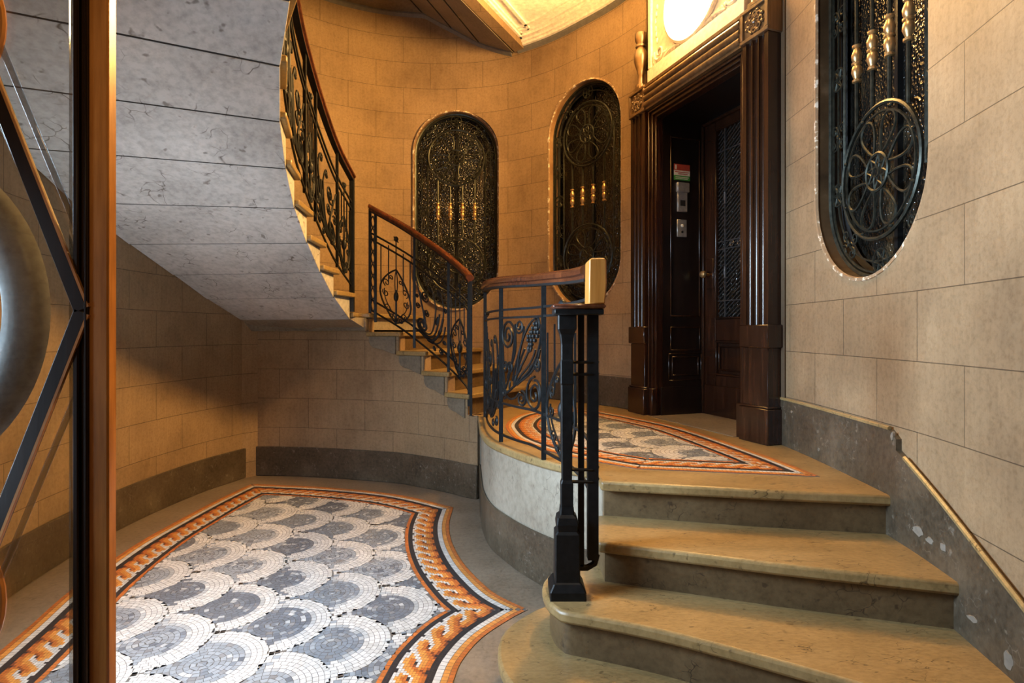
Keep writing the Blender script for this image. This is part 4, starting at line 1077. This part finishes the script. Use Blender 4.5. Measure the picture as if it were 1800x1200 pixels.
# landing railing: round the curb, then level over the steps to the newel
lp = offset(CURB, -.055)
lp = [p for p in lp if p[1] > 2.95 and p[1] < 4.44]
LPATH = spline(lp[::6] + [(.200,2.83),(.262,2.63),(.296,2.40),(.302,2.24)], .03)
RL_ = Rail([(p[0],p[1],LAND) for p in LPATH])
def u_at(R, x, y):
    best = min(range(len(R.p)), key=lambda i: math.dist(R.p[i][:2], (x,y))); return R.L[best]
lr = thing('landing_railing', 'curved black iron railing with grape scrollwork along the landing edge, ending at the newel', 'railing', (-.1,3.4,LAND))
uA, uB = u_at(RL_, -.075, 3.43), u_at(RL_, .165, 2.93)
uC = u_at(RL_, .285, 2.47)
LH = Rail([(p[0], p[1], LAND + np.interp(u_, [0, uB, RL_.len], [1.01, .94, .90])) for p, u_ in zip(RL_.p, RL_.L)])
handrail(LH, lr, 0.0)
rails(RL_, lr, (.79,.742,.235,.045), u1=RL_.len-.02)
for u in (.02, uA, uB): post(RL_, lr, u, -.0, LH.at(u)[2]-LAND-.03, .0125)
lattice(RL_, lr, .03, .10, .05, .74)
post(RL_, lr, .14, .04, .93, .008)
palmette(RL_, lr, .17, (uA-.17)*.46, .05); scrollwork(RL_, lr, .17+(uA-.17)*.48, (uA-.17)*.50, .06, hgt=.62)
grape_panel(RL_, lr, uA+.018, uB-uA-.036, .24, .735)
palmette(RL_, lr, uB+.02, uC-uB-.03, .05)
# newel: cast iron post, flat cap, end block of the handrail and the little open cage beside it
nx, ny, nz = .207, 2.155, .33
nw = thing('newel_post', 'black cast iron newel post standing on the second step below a polished wooden cap', 'newel post', (nx,ny,nz))
def sq(m, prof):
    for (h0, z0), (h1, z1) in zip(prof[:-1], prof[1:]):
        m.mesh([(nx-h0,ny-h0,z0),(nx+h0,ny-h0,z0),(nx+h0,ny+h0,z0),(nx-h0,ny+h0,z0),(nx-h1,ny-h1,z1),(nx+h1,ny-h1,z1),(nx+h1,ny+h1,z1),(nx-h1,ny+h1,z1)],
               [(0,1,5,4),(1,2,6,5),(2,3,7,6),(3,0,4,7)])
    h, z = prof[0]; m.face([(nx-h,ny-h,z),(nx-h,ny+h,z),(nx+h,ny+h,z),(nx+h,ny-h,z)])
    h, z = prof[-1]; m.face([(nx-h,ny-h,z),(nx+h,ny-h,z),(nx+h,ny+h,z),(nx-h,ny+h,z)])
m = MB(); sq(m, [(.067,.33),(.067,.36),(.053,.385),(.0465,.39),(.0455,.565),(.038,.575),(.041,.60),(.037,.625),(.027,.635),(.0245,.662)])
m.build('pedestal', M['iron_black'], nw, bevel=.004)
m = MB(); sq(m, [(.0232,.66),(.0232,.75),(.0190,.762),(.0208,.95),(.0218,1.12),(.0240,1.126),(.0240,1.21),(.0218,1.216),(.0218,1.275),(.026,1.31),(.034,1.330),(.034,1.385)])
m.build('shaft', M['iron_black'], nw, bevel=.003)
m = MB(); m.box(nx-.058,.345,ny-.075,ny+.085,1.405,1.423); m.build('cap_board', M['rail_wood'], nw, bevel=.007)
m = MB(); m.box(nx-.050,.338,ny-.066,ny+.076,1.383,1.405); m.build('cap_bed', M['iron_black'], nw, bevel=.003)
m = MB()
# handrail end block: tall narrow scroll end turned towards the viewer
y0, y1 = ny-.06, ny+.06
prof = [(.283,1.423),(.343,1.423),(.350,1.50),(.348,1.585),(.340,1.592),(.292,1.592),(.285,1.585)]
n = len(prof)
m.mesh([(p[0],y0,p[1]) for p in prof]+[(p[0],y1,p[1]) for p in prof], [tuple(range(n)), tuple(range(2*n-1,n-1,-1))]+[(i,(i+1)%n,n+(i+1)%n,n+i) for i in range(n)])
m.build('handrail_end', M['rail_end'], nw, bevel=.006, segs=2)
for x, h in ((.262,.011),(.306,.020)):
    m = MB(); m.bar((x,ny+.005,.46 if x > .3 else .44),(x,ny+.005,1.384), h); m.build('cage_bar', M['iron_black'], nw)
m = MB(); m.bar((.328,ny+.06,.46),(.328,ny+.06,1.384),.008); m.build('cage_bar', M['iron'], nw)
m = MB(); m.tube([(nx+.02,ny+.005,.425),(.285,ny+.005,.425),(.313,ny+.006,.44),(.322,ny+.008,.475)], .013, 6); m.build('cage_foot', M['iron_black'], nw)
for z in (1.205,1.16,.80,.755):
    m = MB(); m.tube([(nx+.02,ny-.008,z),(.30,ny-.012,z),(.32,ny-.004,z),(.330,ny+.03,z),(.330,ny+.07,z)], .0065, 5); m.build('cage_ring', M['iron_black'], nw)

# first flight railing, straight from the landing to the turn
def inner_rail(ks, off):
    pts = [RN[k_] for k_ in ks]; z = [zt(k_) for k_ in ks]; o = []
    P = spline([(a[0],a[1],b) for a, b in zip(pts, z)], .05)
    xy = offset([p[:2] for p in P], off)
    return [(a[0],a[1],b[2]) for a, b in zip(xy, P)]
RF = Rail([(-.318,4.475,zt(1)-.045)] + inner_rail([1,2,3,4,5], .018)[1:])
fr = thing('stair_railing', 'lower straight run of black iron stair railing with a red-brown handrail', 'railing', (-.35,4.53,zt(1)), group=None)
handrail(RF, fr, .945, u0=0.03)
rails(RF, fr, (.72,.665,.035,.13))
T = RF.len
for u in (.012, .27*T, .60*T, T-.055, T-.0): post(RF, fr, u, -.13 if u < .1 else -.05, .93 if 0 < u else .9, .011)
post(RF, fr, .045, -.08, .90, .013)
palmette(RF, fr, .06, .27*T-.07, .05); scrollwork(RF, fr, .27*T+.02, .33*T-.03, .06, hgt=.58, flip=True); palmette(RF, fr, .60*T+.02, .40*T-.10, .05)
lattice(RF, fr, T-.053, .05, .03, .88)
# second flight railing, turning overhead
RU = Rail(inner_rail([6,7,8,9,10,11,12,13,14,15,16], -.012))
ur = thing('stair_railing', 'upper curving run of black iron stair railing rising overhead above the grey soffit', 'railing', (-1.37,4.83,zt(6)))
handrail(RU, ur, .985, u0=-.0)
rails(RU, ur, (.76,.70,.055,.16))
u = .02; i = 0
post(RU, ur, .0, -.16, 1.0, .018)
while u < RU.len-.3:
    wd = .27 if i % 2 == 0 else .52
    if u+wd > RU.len: break
    post(RU, ur, u+wd, .03, .96, .010)
    if i % 2 == 0: palmette(RU, ur, u+.015, wd-.03, .07)
    else: scrollwork(RU, ur, u+.015, wd-.03, .08, hgt=.58)
    u += wd; i += 1

# ------------------------------------------------------------------ open entrance door leaf, close to the camera on the left
Y0 = 1.30; X1 = -.9035
dl = bpy.data.objects.new('door_2', None); COL.objects.link(dl); dl.location = (X1-.5, Y0, 0); struct(dl)
dl['label'] = 'open glazed wooden entrance door leaf with a geometric glass pattern at the left edge'
XL = X1-1.14; ZT = 2.72; XCc = (X1+XL)/2
m = MB(); m.box(X1-.066,X1-.0195,Y0,Y0+.030,.01,ZT); m.box(XL,XL+.065,Y0,Y0+.03,.01,ZT); m.box(XL+.065,X1-.065,Y0,Y0+.03,ZT-.09,ZT); m.box(XL+.065,X1-.065,Y0,Y0+.03,.01,.16)
m.build('door_stile', M['stile'], dl, bevel=.004)
m = MB()
for (a, b, y) in ((X1-.071,X1-.062,-.008),(X1-.086,X1-.071,.004),(X1-.100,X1-.086,-.003),(X1-.106,X1-.100,.008)): m.box(a,b,Y0+y,Y0+.03,.16,ZT-.09)
for (a, b, y) in ((XL+.062,XL+.086,-.004),(XL+.086,XL+.106,.006)): m.box(a,b,Y0+y,Y0+.03,.16,ZT-.09)
m.build('door_bead', M['bead'], dl, bevel=.003)
m = MB(); m.box(XL+.065,X1-.10,Y0+.018,Y0+.024,.16,ZT-.09); m.build('door_glass', M['glass'], dl)
ZC2 = 1.368; xv = X1-.083
def glazing(name, p0, p1, wdt, mat, y0, y1):
    d = Vector((p1[0]-p0[0], p1[1]-p0[1])).normalized(); nn = Vector((-d.y, d.x))*wdt/2; m = MB()
    q = [(p0[0]+nn.x,p0[1]+nn.y),(p1[0]+nn.x,p1[1]+nn.y),(p1[0]-nn.x,p1[1]-nn.y),(p0[0]-nn.x,p0[1]-nn.y)]
    m.mesh([(a[0],y0,a[1]) for a in q]+[(a[0],y1,a[1]) for a in q], [(0,1,2,3),(7,6,5,4),(0,4,5,1),(1,5,6,2),(2,6,7,3),(3,7,4,0)])
    return m.build(name, mat, dl, bevel=.004 if wdt > .015 else 0)
for s in (1, -1):
    a = (xv+.004, ZC2-.002*s); b = (xv-.43, ZC2+s*1.10)
    glazing('glazing_bar', a, b, .036, M['bead'], Y0-.004, Y0+.012)
    d = Vector((b[0]-a[0], b[1]-a[1])).normalized(); nn = Vector((-d.y, d.x))
    if nn.x < 0: nn = -nn
    glazing('glazing_bar_edge', (a[0]+nn.x*.0185-.0,a[1]+nn.y*.0185+s*.004), (b[0]+nn.x*.0185,b[1]+nn.y*.0185), .006, M['stile'], Y0-.007, Y0+.0)
    glazing('bevelled_strip', (a[0]-nn.x*.028,a[1]-nn.y*.028+s*.03), (b[0]-nn.x*.028,b[1]-nn.y*.028), .018, M['bevel_glass'], Y0+.012, Y0+.017)
    glazing('bevelled_strip', (a[0]+nn.x*.030,a[1]+nn.y*.030+s*.06), (b[0]+nn.x*.030,b[1]+nn.y*.030), .016, M['bevel_glass'], Y0+.012, Y0+.017)
m = MB(); m.box(X1-.118,X1-.104,Y0+.012,Y0+.017,.16,ZT-.09); m.build('bevelled_strip', M['bevel_glass'], dl)
rg = [(.316,-.012),(.330,-.020),(.355,-.024),(.385,-.018),(.402,-.004),(.408,.012),(.316,.012)]
m = MB(); vs = []; n = 72; q = len(rg)
for i in range(n):
    a = 2*PI*i/n
    for r, y in rg: vs.append((-1.535+1.046*r*math.cos(a), Y0+.055+y, ZC2+1.046*r*math.sin(a)))
m.mesh(vs, [(i*q+k_, i*q+(k_+1)%q, ((i+1)%n)*q+(k_+1)%q, ((i+1)%n)*q+k_) for i in range(n) for k_ in range(q)])
o = m.build('ornamental_ring', M['ring'], dl, smooth=60); o['label'] = 'grey ornamental ring in the middle of the glass'
for z in (2.03, .70):
    m = MB(); m.tube(pl(circle(-1.368, z, .192, 40), Y0+.012), .009, 8, closed=True); m.build('round_glazing_bar', M['stile'], dl)
